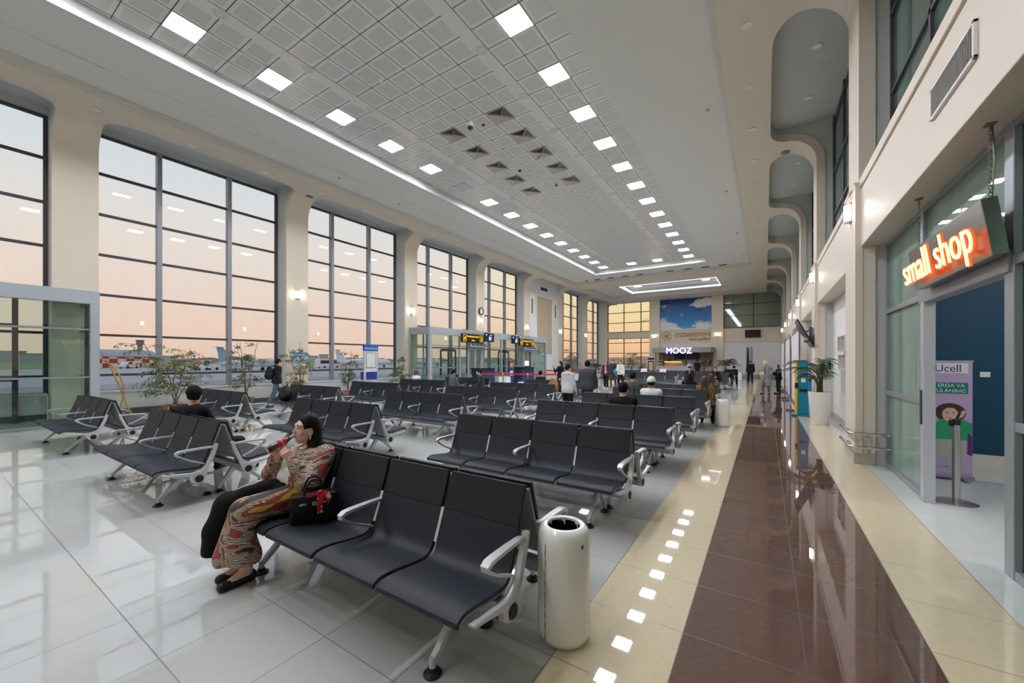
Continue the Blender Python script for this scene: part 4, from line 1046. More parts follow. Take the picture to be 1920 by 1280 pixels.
def gate_screen(lab, y, z):
    t = thing('information_screen', lab, 'screen', (-14.15, y, z)); MB().bx(-.04, .04, -.47, .47, -.26, .26).build('bezel', BLACK, t, bev=.006)
    MB().bx(.04, .043, -.44, .44, -.23, .23).build('display', mat('screen_dark', (16, 18, 30), .2, emit=(20, 24, 50), es=.6), t)
    MB().bx(.043, .045, -.06, .10, -.17, .06).build('picture', mat('screen_blue', (90, 140, 255), .3, emit=(150, 190, 255), es=1.6), t); MB().bx(.043, .045, .13, .24, -.17, .06).build('picture', mat('screen_orange', (200, 90, 60), .3, emit=(150, 70, 60), es=.7), t)
    b = MB(); b.bx(.043, .045, .0, .26, .13, .17); b.bx(.043, .045, -.38, -.26, .12, .2); b.build('caption', mat('screen_text', (150, 180, 255), .3, emit=(150, 180, 255), es=1.0), t)
    MB().tube([(-.35, 0, .3), (-.1, 0, .36), (0, 0, .26)], .02, 8).build('bracket', ALU, t)
gate_screen('dark information screen right of the gate 3 sign', 19.35, 3.02); gate_screen('dark information screen left of the gate 4 sign', 22.35, 3.0)
for k, (y, z) in enumerate(((18.42, 2.52), (24.55, 2.5))):
    t = thing('air_curtain', 'grey air curtain unit above the %s gate lobby door' % ('nearer', 'farther')[k], 'air curtain', (-14.33, y, z)); MB().prism([(-.15, -.12), (.1, -.12), (.13, -.06), (.13, .12), (-.15, .12)], 'y', -.8, .8).build('casing', ALU2, t, bev=.008)
    b = MB(); b.bx(.128, .134, -.7, .7, -.04, .09)
    b.build('intake', mat('intake_grey', (84, 88, 94), .5), t); 
    for j in range(3): MB().bx(.134, .138, -.7+.35*j+.33, -.7+.35*j+.36, -.04, .09).build('divider', ALU2, t)
DESK = mat('desk_navy', (30, 44, 74), .45); DESK2 = mat('desk_white', (214, 216, 220), .4)
def gate_desk(lab, y, x=-13.35, L=1.4, mon=True):
    t = thing('gate_desk', lab, 'desk', (x, y, 0)); MB().bx(-.3, .3, -L/2, L/2, 0, 1.16).build('body', DESK, t, bev=.01); MB().bx(-.33, .33, -L/2-.03, L/2+.03, 1.16, 1.2).build('worktop', mat('desk_top', (20, 22, 28), .3), t)
    MB().bx(.3, .31, -L/2+.06, L/2-.06, .05, .9).build('front_panel', mat('desk_front', (40, 58, 96), .4), t)
gate_desk('navy blue boarding desk at the nearer gate, without a monitor', 17.7); gate_desk('navy blue boarding desk at the farther gate, under a lit monitor', 22.15, L=1.6)
t = thing('monitor', 'white lit monitor standing on the gate 4 boarding desk', 'monitor', (-13.15, 22.1, 1.2)); MB().bx(-.08, .08, -.12, .12, 0, .02).build('base', BLACK, t); MB().bx(-.02, .02, -.03, .03, .02, .12).build('neck', BLACK, t)
MB().bx(0, .03, -.28, .28, -.22+.3, .42).build('bezel', BLACK, t); MB().bx(.03, .033, -.26, .26, .1, .40).build('display', mat('monitor_white', (240, 240, 255), .3, emit=(235, 235, 255), es=1.0), t)
t = thing('check_desk', 'low white desk between the two navy boarding desks', 'desk', (-13.3, 19.4, 0)); MB().bx(-.28, .28, -.62, .62, 0, .66).build('body', DESK2, t, bev=.01); MB().bx(.28, .29, .1, .58, .04, .62).build('front_panel', PANELW, t)
t = thing('pull_up_sign', 'narrow blue upright sign with an orange top between the boarding desks', 'sign', (-13.2, 20.35, 0)); MB().bx(-.15, .15, -.2, .2, 0, .04).build('base', ALU, t); MB().bx(-.02, .02, -.2, .2, .04, 1.55).build('panel', mat('pull_blue', (36, 56, 120), .4), t); MB().bx(.02, .025, -.16, .16, 1.2, 1.5).build('picture', mat('pull_orange', (222, 130, 90), .5), t); MB().bx(.02, .025, -.16, .16, .7, 1.0).build('picture', mat('pull_pale', (220, 226, 236), .5), t)
t = thing('waste_basket', 'small blue printed bin standing before the white desk', 'bin', (-12.4, 20.2, 0)); MB().lathe([(0, 0), (.14, 0), (.16, .48), (.15, .48), (.13, .02)], 20).build('body', mat('basket_blue', (30, 50, 110), .4), t, smooth=40); MB().lathe([(.162, .2), (.166, .36)], 20).build('label_band', PANELW, t, smooth=40)
# barrier posts with red belts
REDB = mat('belt_red', (206, 34, 48), .5); p0 = None
def post(x, y, lab):
    global p0
    if p0 is None:
        p0 = thing('barrier_post', lab, 'barrier post', (x, y, 0), group='barrier posts with red belts')
        MB().lathe([(0, 0), (.17, 0), (.17, .012), (.05, .03), (0.0, .03)], 24).build('base', STEEL, p0, smooth=30); MB().cyl((0, 0, .48), .033, .92, n=16).build('pole', STEEL, p0, smooth=40); MB().cyl((0, 0, .93), .04, .1, n=16).build('head', mat('post_head', (190, 192, 194), .4), p0, smooth=40)
    else: dup(p0, (x, y, 0), 0, lab)
pts = [(-13.0, 16.75), (-11.6, 17.1), (-10.3, 17.45), (-8.75, 17.85)]
for i, p in enumerate(pts): post(*p, 'steel barrier post of the front red belt, %s from the window' % ORD[i])
pt2 = [(-13.0, 24.5), (-11.0, 24.0), (-8.72, 23.35)]
for i, p in enumerate(pt2): post(*p, 'steel barrier post of the rear red belt, %s from the window' % ORD[i])
for nm, ps in (('front', pts), ('rear', pt2)):
    for i in range(len(ps)-1):
        a, b2 = Vector((*ps[i], .93)), Vector((*ps[i+1], .93)); d = (b2-a).normalized()*.04
        tag(MB().bar([a+d, (a+b2)/2-Vector((0, 0, .012)), b2-d], .09, .006, (0, 0, 1)).build('barrier_belt', REDB), 'red belt of the %s barrier, %s span from the window' % (nm, ORD[i]), 'belt', 'red barrier belts')
# ---------------- right-hand side
t = thing('advert_board', 'tall white freestanding board with grey frame behind the blue kiosk', 'board', (.92, 15.55, 0), group='white freestanding boards')
def board_parts(t, L):
    b = MB()
    for (y0, y1, z0, z1) in ((0, .06, 0, 2.66), (L-.06, L, 0, 2.66), (.06, L-.06, 2.6, 2.66), (.06, L-.06, .04, .12)): b.bx(-.022, .022, y0, y1, z0, z1)
    b.build('frame', mat('board_frame', (112, 112, 116), .4), t, bev=.005)
    MB().bx(-.016, .016, .06, L-.06, .12, 2.6).build('panel', mat('board_white', (226, 222, 230), .4), t)
    for yy in (.25, L-.25): MB().bx(-.35, .3, yy-.04, yy+.04, 0, .05).build('foot', mat('board_frame'), t, bev=.005)
board_parts(t, 4.2)
dup(t, (.90, 20.6, 0), 0, 'tall white freestanding board, second along the right wall'); dup(t, (.86, 25.6, 0), 0, 'tall white freestanding board, farthest along the right wall')
t = thing('payment_kiosk', 'teal blue payment kiosk with yellow edge on a flat base', 'kiosk', (.93, 14.5, 0))
TEAL = mat('kiosk_teal', (0, 128, 160), .35)
MB().bx(-.26, .24, -.22, .22, 0, .05).build('base', TEAL, t, bev=.01); MB().prism([(-.14, .05), (.16, .05), (.16, 1.62), (.0, 1.62), (-.14, 1.2)], 'x', -.13, .13).build('body', TEAL, t, bev=.012)
MB().prism([(-.15, .05), (.17, .05), (.17, 1.66), (.0, 1.66), (-.15, 1.22)], 'x', -.185, -.13).build('side_trim', mat('kiosk_yellow', (236, 186, 40), .4), t, bev=.006)
MB().bx(-.08, .1, -.155, -.14, .72, .8).build('slot', BLACK, t); MB().bx(-.19, -.12, -.16, -.1, .82, .98).build('reader', BLACK, t)
MB().bx(-.04, .06, -.146, -.14, 1.0, 1.12).build('label_print', PANELW, t)
t = thing('drinks_cooler', 'bright blue cooler cabinet behind the teal kiosk', 'cabinet', (1.36, 15.62, 0)); MB().bx(-.22, .22, -.2, .2, 0, 1.0).build('body', mat('cooler_blue', (60, 140, 236), .35), t, bev=.015); MB().bx(-.2, .2, -.21, -.2, .08, .62).build('front_panel', mat('cooler_pale', (206, 216, 230), .35), t); MB().bx(-.2, .2, -.19, .19, 1.0, 1.06).build('lid', BLACK, t)
# tilted television on a bracket, edge-on to the aisle
t = thing('television', 'black flat television tilted out from a right-hand pillar, seen edge-on', 'television', (.985, 14.8, 2.45))
Mt = Matrix.Rotation(R(-26), 3, 'Y')
MB().box((0, 0, 0), (.035, 1.15, .9), M=Mt).build('casing', BLACK, t, bev=.006); MB().box(tuple(Mt @ Vector((-.019, 0, 0))), (.004, 1.11, .86), M=Mt).build('display', mat('tv_off', (10, 11, 13), .08), t); MB().box(tuple(Mt @ Vector((.03, 0, -.05))), (.03, .5, .4), M=Mt).build('back_cover', mat('tv_back', (36, 38, 42), .5), t)
b = MB(); b.bx(.13, .19, -.12, .12, -.35, .2); b.tube([(.04, 0, .06), (.16, 0, .1)], .02, 8); b.tube([(.06, 0, -.2), (.16, 0, -.25)], .025, 8); b.bx(-.0, .19, -.05, .05, -.27, -.2); b.build('bracket', mat('bracket_steel', (110, 112, 114), .4, .5), t)
# wall-mounted pigeonhole boxes in the alcove
for k, (ya, za) in enumerate(((11.55, 1.86), (11.45, 1.42))):
    t = thing('wall_box', 'small grey open box on the alcove wall, %s one above the palm' % ('upper', 'lower')[k], 'shelf', (1.63, ya, za), group='grey boxes on the alcove wall'); L, H, D = 1.0, .37, .13
    b = MB()
    for (y0, y1, z0, z1) in ((.02, L-.02, 0, .02), (.02, L-.02, H-.02, H), (0, .02, 0, H), (L-.02, L, 0, H), (L/2-.01, L/2+.01, .02, H-.02)): b.bx(-D, 0, y0, y1, z0, z1)
    b.build('case', mat('box_grey', (206, 204, 200), .5), t); MB().bx(-.015, 0, .02, L-.02, .02, H-.02).build('back', mat('box_back', (176, 174, 170), .5), t)
tag(MB().bx(-.02, .0, -.05, .05, -.04, .04).build('wall_socket', PANELW, loc=(1.63, 13.9, .42), bev=.004), 'small white socket low on the alcove wall behind the palm', 'socket')
struct('wall_right_alcove', MB().bx(1.63, 1.9, COLS[2]+COLW-.03, COLS[3]+.03, 0, 3.4), WHITE); struct('baseboard_right_alcove', MB().bx(1.60, 1.63, COLS[2]+COLW-.03, COLS[3]+.03, 0, .17), mat('plinth_tile'))
# chrome bump rails round the first pillar
for k, zz in enumerate((.50, .29)):
    t = thing('bump_rail', '%s chrome rail wrapped round the foot of the nearest right pillar' % ('upper', 'lower')[k], 'rail', (1.12, 8.1, zz), group='chrome rails on the pillar')
    MB().tube([(0, .88, 0), (0, .06, 0), (.012, .018, 0), (.06, 0, 0), (.46, 0, 0)], .024, 12).build('bar', CHROME, t, smooth=50)
    MB().ell((0, .88, 0), (.026, .02, .026), 12, 6).build('end_cap', CHROME, t, smooth=60); MB().ell((.46, 0, 0), (.02, .026, .026), 12, 6).build('end_cap', CHROME, t, smooth=60)
    b = MB(); b.bx(.02, .07, .60, .64, -.03, -.01); b.tube([(0, .62, -.01), (.07, .62, -.03)], .012, 6); b.tube([(.22, 0, -.01), (.22, .12, -.03)], .012, 6); b.bx(.20, .24, .10, .125, -.07, .0)
    b.build('bracket', STEEL, t)
# ---------------- shop: hanging sign, banner, stanchion, switch
t = thing('hanging_shop_sign', 'tilted metal shop sign with glowing orange letters reading small shop', 'sign', (1.44, 5.31, 2.655))
Ms = Matrix.Rotation(R(8), 3, 'Y') if False else Matrix.Rotation(R(-8), 3, 'Y')
SM = mat('sign_metal', (150, 146, 144), .22, .85)
MB().box((0, 0, 0), (.09, 1.79, .44), M=Ms).build('plate', SM, t, bev=.004)
GLOW = mat('glow_letter', (255, 226, 170), .4, emit=(255, 222, 160), es=1.5); GLOWR = mat('glow_edge', (255, 96, 40), .4, emit=(255, 90, 34), es=1.1)
def letters(dx, off, m, nm, dep):
    mb = text_mb('small shop', .42, dep, offset=off)
    x0 = min(p[0] for p in mb.v); x1 = max(p[0] for p in mb.v); mb.v = [((p[0]-(x0+x1)/2)*1.72/(x1-x0), p[1], p[2]) for p in mb.v]
    Mq = Matrix.Translation((dx, -.02, -.15)) @ Matrix.Rotation(R(-90), 4, 'Z')
    moved(mb, Mq); mb.v = [tuple(Ms @ Vector(p)) for p in mb.v]; return mb.build(nm, m, t)
letters(-.125, -.004, GLOW, 'lettering', .012); letters(-.112, .004, GLOWR, 'letter_halo', .014)
def chain(y, z0, z1, cable):
    b = MB(); n = int((z1-z0)/.026)
    for k in range(n):
        zc = z0+.026*(k+.5); q = [(0.009*math.cos(a)*(1 if k % 2 else 0), .009*math.cos(a)*(0 if k % 2 else 1), .018*math.sin(a)) for a in [2*math.pi*i/8 for i in range(8)]]
        b.tube([(p[0], y+p[1], zc+p[2]) for p in q], .0028, 5, closed=True)
    if cable: b.tube([(.012, y+.01, z0), (.02, y-.01, (z0+z1)/2), (.012, y+.01, z1)], .006, 6)
    b.bx(-.03, .03, y-.03, y+.03, z1-.01, z1+.0)
    b.build('chain', mat('chain_grey', (120, 118, 112), .35, .7), t)
chain(.83, .22, .795, False); chain(-.82, .22, .795, True)
t = thing('roll_up_banner', 'lilac roll-up banner with a girl on the phone inside the shop doorway', 'banner', (1.96, 7.86, 0))
LILAC = mat('banner_lilac', (196, 172, 208), .5)
MB().bx(-.31, .40, -.004, .004, .07, 1.63).build('sheet', LILAC, t); b = MB(); b.bx(-.32, .41, -.05, .05, .03, .08); b.bx(.30, .34, -.16, .10, 0, .03); b.bx(-.28, -.24, -.16, .10, 0, .03); b.build('base', ALU, t, bev=.006); MB().bx(-.32, .41, -.008, .008, 1.62, 1.645).build('top_rail', ALU2, t)
def flat(poly, z_off, m, nm): MB().prism(poly, 'y', -.005-z_off-.0008, -.0045-z_off).build(nm, m, t)
def circ(cx_, cz_, rx, rz_, n=20, a0=0): return [(cx_+rx*math.cos(a0+2*math.pi*i/n), cz_+rz_*math.sin(a0+2*math.pi*i/n)) for i in range(n)]
flat([(-.30, 1.47), (.36, 1.47), (.36, 1.61), (-.30, 1.61)], 0, PANELW, 'name_strip')
moved(text_mb('Ucell', .145, .001, align='RIGHT', sx=.88), Matrix.Translation((.30, -.0066, 1.49))).build('lettering', mat('print_purple', (72, 40, 122), .5), t)
TG = mat('print_teal', (0, 128, 118), .5)
flat([(-.28, 1.19), (.36, 1.19), (.36, 1.34), (-.28, 1.34)], 0, TG, 'slogan_strip')
moved(text_mb('ERDA VA', .07, .001, align='RIGHT', sx=.92), Matrix.Translation((.33, -.0066, 1.277))).build('lettering', PANELW, t); moved(text_mb('ULANING', .07, .001, align='RIGHT', sx=.92), Matrix.Translation((.34, -.0066, 1.205))).build('lettering', PANELW, t)
flat_ = flat
def flat(poly, z_off, m, nm): flat_([(min(px*.8+.19, .398), .27+(pz-.27)*.86) for px, pz in poly], z_off, m, nm)
flat(circ(.26, .62, .14, .26)[0:20], 0, mat('print_violet', (92, 36, 132), .5), 'print_disc')
flat([(-.12, .30), (.0, .26), (.14, .28), (.20, .42), (.2, .62), (-.16, .62), (-.18, .4)], .0008, mat('print_trouser', (180, 184, 172), .6), 'print_trousers')
flat([(-.17, .60), (.2, .6), (.21, .72), (.34, .66), (.37, .72), (.26, .86), (.16, .93), (-.10, .93), (-.19, .84), (-.22, .70)], .0016, mat('print_green', (48, 160, 110), .6), 'print_jumper')
flat(circ(.0, 1.03, .19, .155, 18), .0008, mat('print_hair', (70, 50, 42), .7), 'print_hair')
flat(circ(.0, 1.0, .098, .115, 18), .0024, mat('print_skin', (226, 184, 156), .6), 'print_face')
flat([(.05, .90), (.16, .98), (.19, 1.06), (.15, 1.08), (.06, .95)], .0032, mat('print_skin'), 'print_hand'); flat([(.05, .92), (.09, .9), (.13, 1.04), (.1, 1.05)], .004, mat('print_phone', (50, 40, 80), .4), 'print_phone')
for s in (-.038, .038): flat(circ(s, 1.03, .014, .008, 10), .0032, mat('print_hair'), 'print_eye')
flat(circ(0, .945, .028, .008, 10), .0032, mat('print_lip', (190, 92, 92), .5), 'print_mouth'); flat([(-.09, 1.07), (-.05, 1.11), (.05, 1.11), (.09, 1.07), (.1, 1.13), (0, 1.17), (-.1, 1.13)], .0032, mat('print_hair'), 'print_fringe')
moved(text_mb('Ucell    Ucell', .03, .001), Matrix.Translation((.1, -.0066, .17))).build('lettering', mat('print_purple'), t)
t = thing('barrier_stanchion', 'brushed steel barrier stanchion standing in the shop doorway', 'stanchion', (1.86, 6.62, 0))
MB().lathe([(0, 0), (.175, 0), (.178, .008), (.16, .014), (.045, .026), (0, .028)], 36).build('base', STEEL, t, smooth=40); MB().cyl((0, 0, .48), .034, .92, n=24).build('pole', STEEL, t, smooth=40)
MB().lathe([(.036, .90), (.038, .91), (.038, .955), (.03, .965), (0, .965)], 24).build('head', BLACK, t, smooth=40); MB().bx(-.055, -.03, -.025, .025, .88, .955).build('belt_clip', BLACK, t, bev=.003)
tag(MB().bx(-.055, .055, -.012, .0, -.04, .04).build('light_switch', PANELW, loc=(2.83, 8.998, 1.43), bev=.004), 'white light switch on the petrol blue shop wall', 'switch')
# ---------------- end wall
f = NT('sky_mural'); vx, vy, vz = f.xyz(f.obj())
g1 = f.math('MULTIPLY', f.math('SUBTRACT', vz, 4.85), 1/3.4)
blue = f.ramp(g1, [(0, (70, 170, 224)), (.45, (24, 116, 192)), (1, (8, 50, 122))])
nz = f.noise(f.mapping(f.obj(), sc=(.8, 1, 1)), 1.5, 6, .3, .6)
puff = None
for (cx_, cz_, rx_, rz_, st_) in ((-9.3, 5.3, 1.0, .95, .6), (-8.3, 4.9, .9, .4, .5), (-5.4, 5.15, .9, .6, .6), (-5.0, 7.75, 1.2, .5, .55), (-5.9, 7.4, .8, .3, .4), (-8.9, 7.75, .9, .5, .3), (-7.55, 6.4, .3, .25, .3), (-6.9, 4.85, .8, .12, .4)):
    q_ = f.math('ADD', f.math('POWER', f.math('DIVIDE', f.math('SUBTRACT', vx, cx_), rx_), 2.0), f.math('POWER', f.math('DIVIDE', f.math('SUBTRACT', vz, cz_), rz_), 2.0))
    e_ = f.math('MULTIPLY', f.math('POWER', 2.718, f.math('MULTIPLY', q_, -.8)), st_)
    puff = e_ if puff is None else f.math('ADD', puff, e_)
cl = f.math('ADD', f.math('MULTIPLY', f.math('SUBTRACT', nz, .5), .9), f.math('ADD', puff, .22))
f.base(f.mix(f.ramp(cl, [(.46, (0, 0, 0)), (.62, (255, 255, 255))]), blue, lin((236, 240, 240)))); f.set(Roughness=.35)
t = thing('sky_mural', 'blue sky and clouds mural panel high on the end wall', 'mural', (0, 0, 0))
MB().bx(-9.68, -4.6, 44.9, 44.96, 4.87, 8.22).build('print', f.m, t)
MB().bx(-9.7, -4.58, 44.955, 44.98, 4.84, 8.25).build('backing', PANELW, t)
b = MB(); b.prism([(-5.75, 6.86), (-5.55, 6.9), (-5.5, 7.0), (-5.62, 6.94), (-5.95, 6.9)], 'y', 44.893, 44.9); b.prism([(-5.7, 6.9), (-5.62, 6.72), (-5.56, 6.9)], 'y', 44.893, 44.9); b.build('printed_bird', mat('print_navy', (20, 50, 110), .5), t)
GOLD = mat('gold_letters', (176, 140, 84), .35, .5)
t = thing('wall_lettering', 'gold raised airline lettering with round emblem under the sky mural', 'sign', (-6.6, 44.97, 4.0))
moved(text_mb("O'ZBEKISTON", .56, .05, align='RIGHT', sx=.98, shear=.25, offset=.012), Matrix.Translation((1.82, -.03, .16))).build('lettering', GOLD, t)
moved(text_mb("havo yo'llari", .42, .05, align='RIGHT', sx=.98, shear=.25, offset=.008), Matrix.Translation((1.8, -.03, -.27))).build('lettering', GOLD, t)
b = MB()
for (a0, a1) in ((R(10), R(85)), (R(95), R(262)), (R(280), R(350))): b.bar([(-2.42+.44*math.cos(a0+(a1-a0)*i/14), -.03, .24+.44*math.sin(a0+(a1-a0)*i/14)) for i in range(15)], .04, .035, (0, 1, 0))
b.build('emblem_ring', GOLD, t)
b = MB(); b.bar([(-2.62, -.03, .2), (-2.5, -.03, .26), (-2.42, -.03, .36), (-2.54, -.03, .36), (-2.62, -.03, .26), (-2.58, -.03, .14), (-2.44, -.03, .16)], .04, .04, (0, 1, 0)); b.bar([(-2.46, -.03, .38), (-2.2, -.03, .42), (-2.3, -.03, .28), (-2.44, -.03, .08), (-2.18, -.03, .12)], .04, .05, (0, 1, 0)); b.build('emblem', GOLD, t)
t = thing('television', 'black television on the beige band of the end wall', 'television', (-1.03, 44.8, 4.23)); MB().bx(-.65, .65, -.04, .04, -.37, .37).build('casing', BLACK, t, bev=.01); MB().bx(-.62, .62, -.045, -.04, -.34, .34).build('display', mat('tv_off'), t); MB().bx(-.1, .1, .04, .2, -.1, .1).build('bracket', ALU, t)
for i, xx in enumerate((-1.25, -.98)):
    t = thing('partition_screen', 'tall grey-framed partition screen by the far palm, %s of two' % ('left', 'right')[i], 'partition', (xx, 36.4+.2*i, 0), group='partition screens'); b = MB()
    for (y0, y1, z0, z1) in ((0, .06, 0, 2.72), (4.9, 4.96, 0, 2.72), (.06, 4.9, 2.66, 2.72), (.06, 4.9, 0, .08)): b.bx(-.03, .03, y0, y1, z0, z1)
    b.build('frame', mat('board_frame'), t); MB().bx(-.015, .015, .05, 4.92, .07, 2.68).build('panel', mat('partition_pale', (206, 204, 200), .5), t)
# ---------------- coffee bar at the end
WOOD = mat('bar_wood', (150, 112, 78), .5); BARG = mat('bar_grey', (164, 158, 150), .5)
t = thing('coffee_bar', 'small coffee bar with grey canopy and wooden shelves at the end of the hall', 'coffee bar', (-7.0, 43.0, 0))
cp = [(-2.85, 1.9), (-2.85, -.85), (-2.7, -1.0), (2.3, -1.0), (2.6, -.9), (2.75, -.6), (2.75, 1.9)]
MB().prism(cp, 'z', 2.42, 2.93).build('canopy', BARG, t, smooth=30)
for xx in (-2.55, -2.2, .05, 1.75, 2.5): MB().bx(xx-.05, xx+.05, 1.2, 1.3, 0, 2.42).build('post', WOOD, t)
MB().bx(-2.6, -2.5, -.8, -.7, 0, 2.42).build('post', WOOD, t)
MB().bx(-2.7, 2.6, 1.75, 1.88, 0, 2.42).build('back_wall', mat('bar_back', (214, 208, 198), .5), t)
for xa, xb in ((-2.5, -1.3), (1.4, 2.5)):
    for zz in (1.15, 1.5, 1.85, 2.2): MB().bx(xa, xb, 1.3, 1.7, zz, zz+.03).build('shelf', WOOD, t)
for xa, xb in ((-1.15, 0.0), (.1, 1.3)):
    m = MB().bx(xa, xb, 1.6, 1.66, 1.75, 2.4).build('menu_board', mat('menu_navy', (32, 38, 66), .4), t); b = MB()
    for (x0, x1, z0, z1) in ((xa-.03, xa+.02, 1.72, 2.42), (xb-.02, xb+.03, 1.72, 2.42), (xa, xb, 1.72, 1.77)): b.bx(x0, x1, 1.57, 1.62, z0, z1)
    b.build('menu_frame', WOOD, m); b = MB()
    for k in range(5): b.bx(xa+.1, xa+.6+.1*(k % 3), 1.59, 1.6, 1.85+.1*k, 1.87+.1*k)
    b.build('menu_text', mat('chalk', (120, 124, 150), .6), m)
MB().bx(-2.5, .9, -.6, 0, 0, 1.05).build('counter', mat('bar_front', (196, 190, 182), .5), t, bev=.01); MB().bx(-2.55, .95, -.65, .05, 1.05, 1.1).build('worktop', mat('bar_top', (224, 220, 214), .3), t)
t = thing('bar_sign', 'glowing white letters of the coffee bar on its canopy', 'sign', (-7.27, 41.95, 2.32)); LET = mat('bar_letters', (255, 255, 255), .4, emit=(250, 250, 255), es=1.6); LET2 = mat('bar_halo', (110, 110, 255), .4, emit=(96, 90, 255), es=1.2)
moved(text_mb('MOOZ', .84, .05, sx=.95), Matrix.Translation((0, -.02, 0))).build('lettering', LET, t); moved(text_mb('MOOZ', .84, .04, sx=.95, offset=.014), Matrix.Translation((0, .03, 0))).build('letter_halo', LET2, t)
t = thing('display_case', 'glass pastry case with warm light on the coffee bar counter', 'display case', (-7.9, 42.7, 1.1)); MB().bx(-.9, .8, -.3, .3, 0, .03).build('base', WOOD, t); MB().bx(-.9, .8, -.3, -.29, .03, .42).build('pane', GLASS, t); MB().bx(-.9, .8, -.3, .3, .42, .45).build('top', WOOD, t)
MB().bx(-.85, .75, -.1, -.06, .36, .40).build('lamp_strip', mat('warm_strip', (255, 200, 120), .4, emit=(255, 190, 100), es=6), t); MB().bx(-.9, .8, .28, .3, .03, .42).build('back', mat('case_back', (220, 200, 170), .5), t)
for i in range(6): MB().ell((-.7+.27*i, 0, .08), (.09, .09, .05), 10, 6).build('pastry', mat('pastry', (196, 140, 76), .7), t, smooth=60)
t = thing('coffee_machine', 'dark espresso machine on the left of the coffee bar counter', 'coffee machine', (-9.1, 42.7, 1.1)); MB().bx(-.25, .25, -.22, .22, 0, .45).build('body', mat('machine_dark', (60, 60, 66), .3, .4), t, bev=.02); MB().bx(-.2, .2, -.24, -.2, .12, .3).build('front', STEEL, t); MB().bx(-.15, .15, -.1, .1, .45, .55).build('cup_tray', STEEL, t)
rr = random.Random(11); sh0 = {}
for (xa, xb) in ((-9.4, -8.4), (-5.5, -4.6)):
    for r_, zz in enumerate((1.18, 1.53, 1.88)):
        n = 6
        for k in range(n):
            if rr.random() < .15: continue
            xx = xa+(xb-xa)*(k+.5)/n; kind = rr.choice(['jar', 'box', 'bottle']); side = 'left' if xa < -8 else 'right'
            lab = '%s %s on the %s bar shelf, %s from the left on the %s board' % ({'jar': 'pale', 'box': 'dark', 'bottle': 'brown'}[kind], {'jar': 'jar', 'box': 'carton', 'bottle': 'bottle'}[kind], side, ORD[k], ('lower', 'middle', 'upper')[r_])
            if kind == 'jar': o = MB().lathe([(0, 0), (.05, 0), (.05, .12), (.03, .15), (.035, .17), (0, .17)], 12).build('jar', mat('jar_pale', (224, 222, 214), .3), smooth=40)
            elif kind == 'box': o = MB().bx(-.055, .055, -.05, .05, 0, .2).build('carton', mat('carton_dark', (52, 48, 52), .6), bev=.004)
            else: o = MB().lathe([(0, 0), (.035, 0), (.035, .13), (.014, .19), (.014, .24), (0, .24)], 12).build('bottle', mat('bottle_brown', (120, 74, 44), .25), smooth=40)
            o.location = (xx, 44.45, zz+.0005); tag(o, lab, {'jar': 'jar', 'box': 'carton', 'bottle': 'bottle'}[kind], 'goods on the bar shelves')
t = thing('poster_stand', 'white framed poster stand with dark header left of the coffee bar', 'poster stand', (-10.1, 42.6, 0)); MB().bx(-.42, .42, -.04, .04, 0, 1.95).build('board', PANELW, t, bev=.01); MB().bx(-.36, .36, -.046, -.04, 1.68, 1.9).build('header', mat('header_dark', (48, 34, 40), .5), t); MB().bx(-.34, .34, -.046, -.04, .45, 1.6).build('print', mat('print_maroon', (150, 70, 66), .5), t); MB().bx(-.2, .2, -.05, -.046, .6, 1.45).build('print_centre', mat('print_cream', (220, 206, 200), .5), t); MB().bx(-.3, .3, -.05, -.046, .2, .34).build('caption', mat('header_dark'), t)
t = thing('planter', 'low white planter trough with dark shrubs beside the far window pillar', 'planter', (-12.9, 31.5, 0)); MB().bx(-1.2, 1.2, -.3, .3, 0, .5).build('trough', mat('pot_white'), t, bev=.02)
b = MB(); rr = random.Random(44)
for i in range(900):
    p = Vector((rr.uniform(-1.25, 1.25), rr.uniform(-.35, .35), .5+abs(rr.gauss(0, .34)))); a = rr.uniform(0, 6.283); d = Vector((math.cos(a), math.sin(a), rr.uniform(-.3, 1))).normalized(); s = d.cross(Vector((0, 0, 1))).normalized(); L = rr.uniform(.08, .2)
    b.mesh([p, p+d*L*.5+s*L*.2, p+d*L, p+d*L*.5-s*L*.2], [(0, 1, 2, 3)])
b.build('foliage', FIG, t)
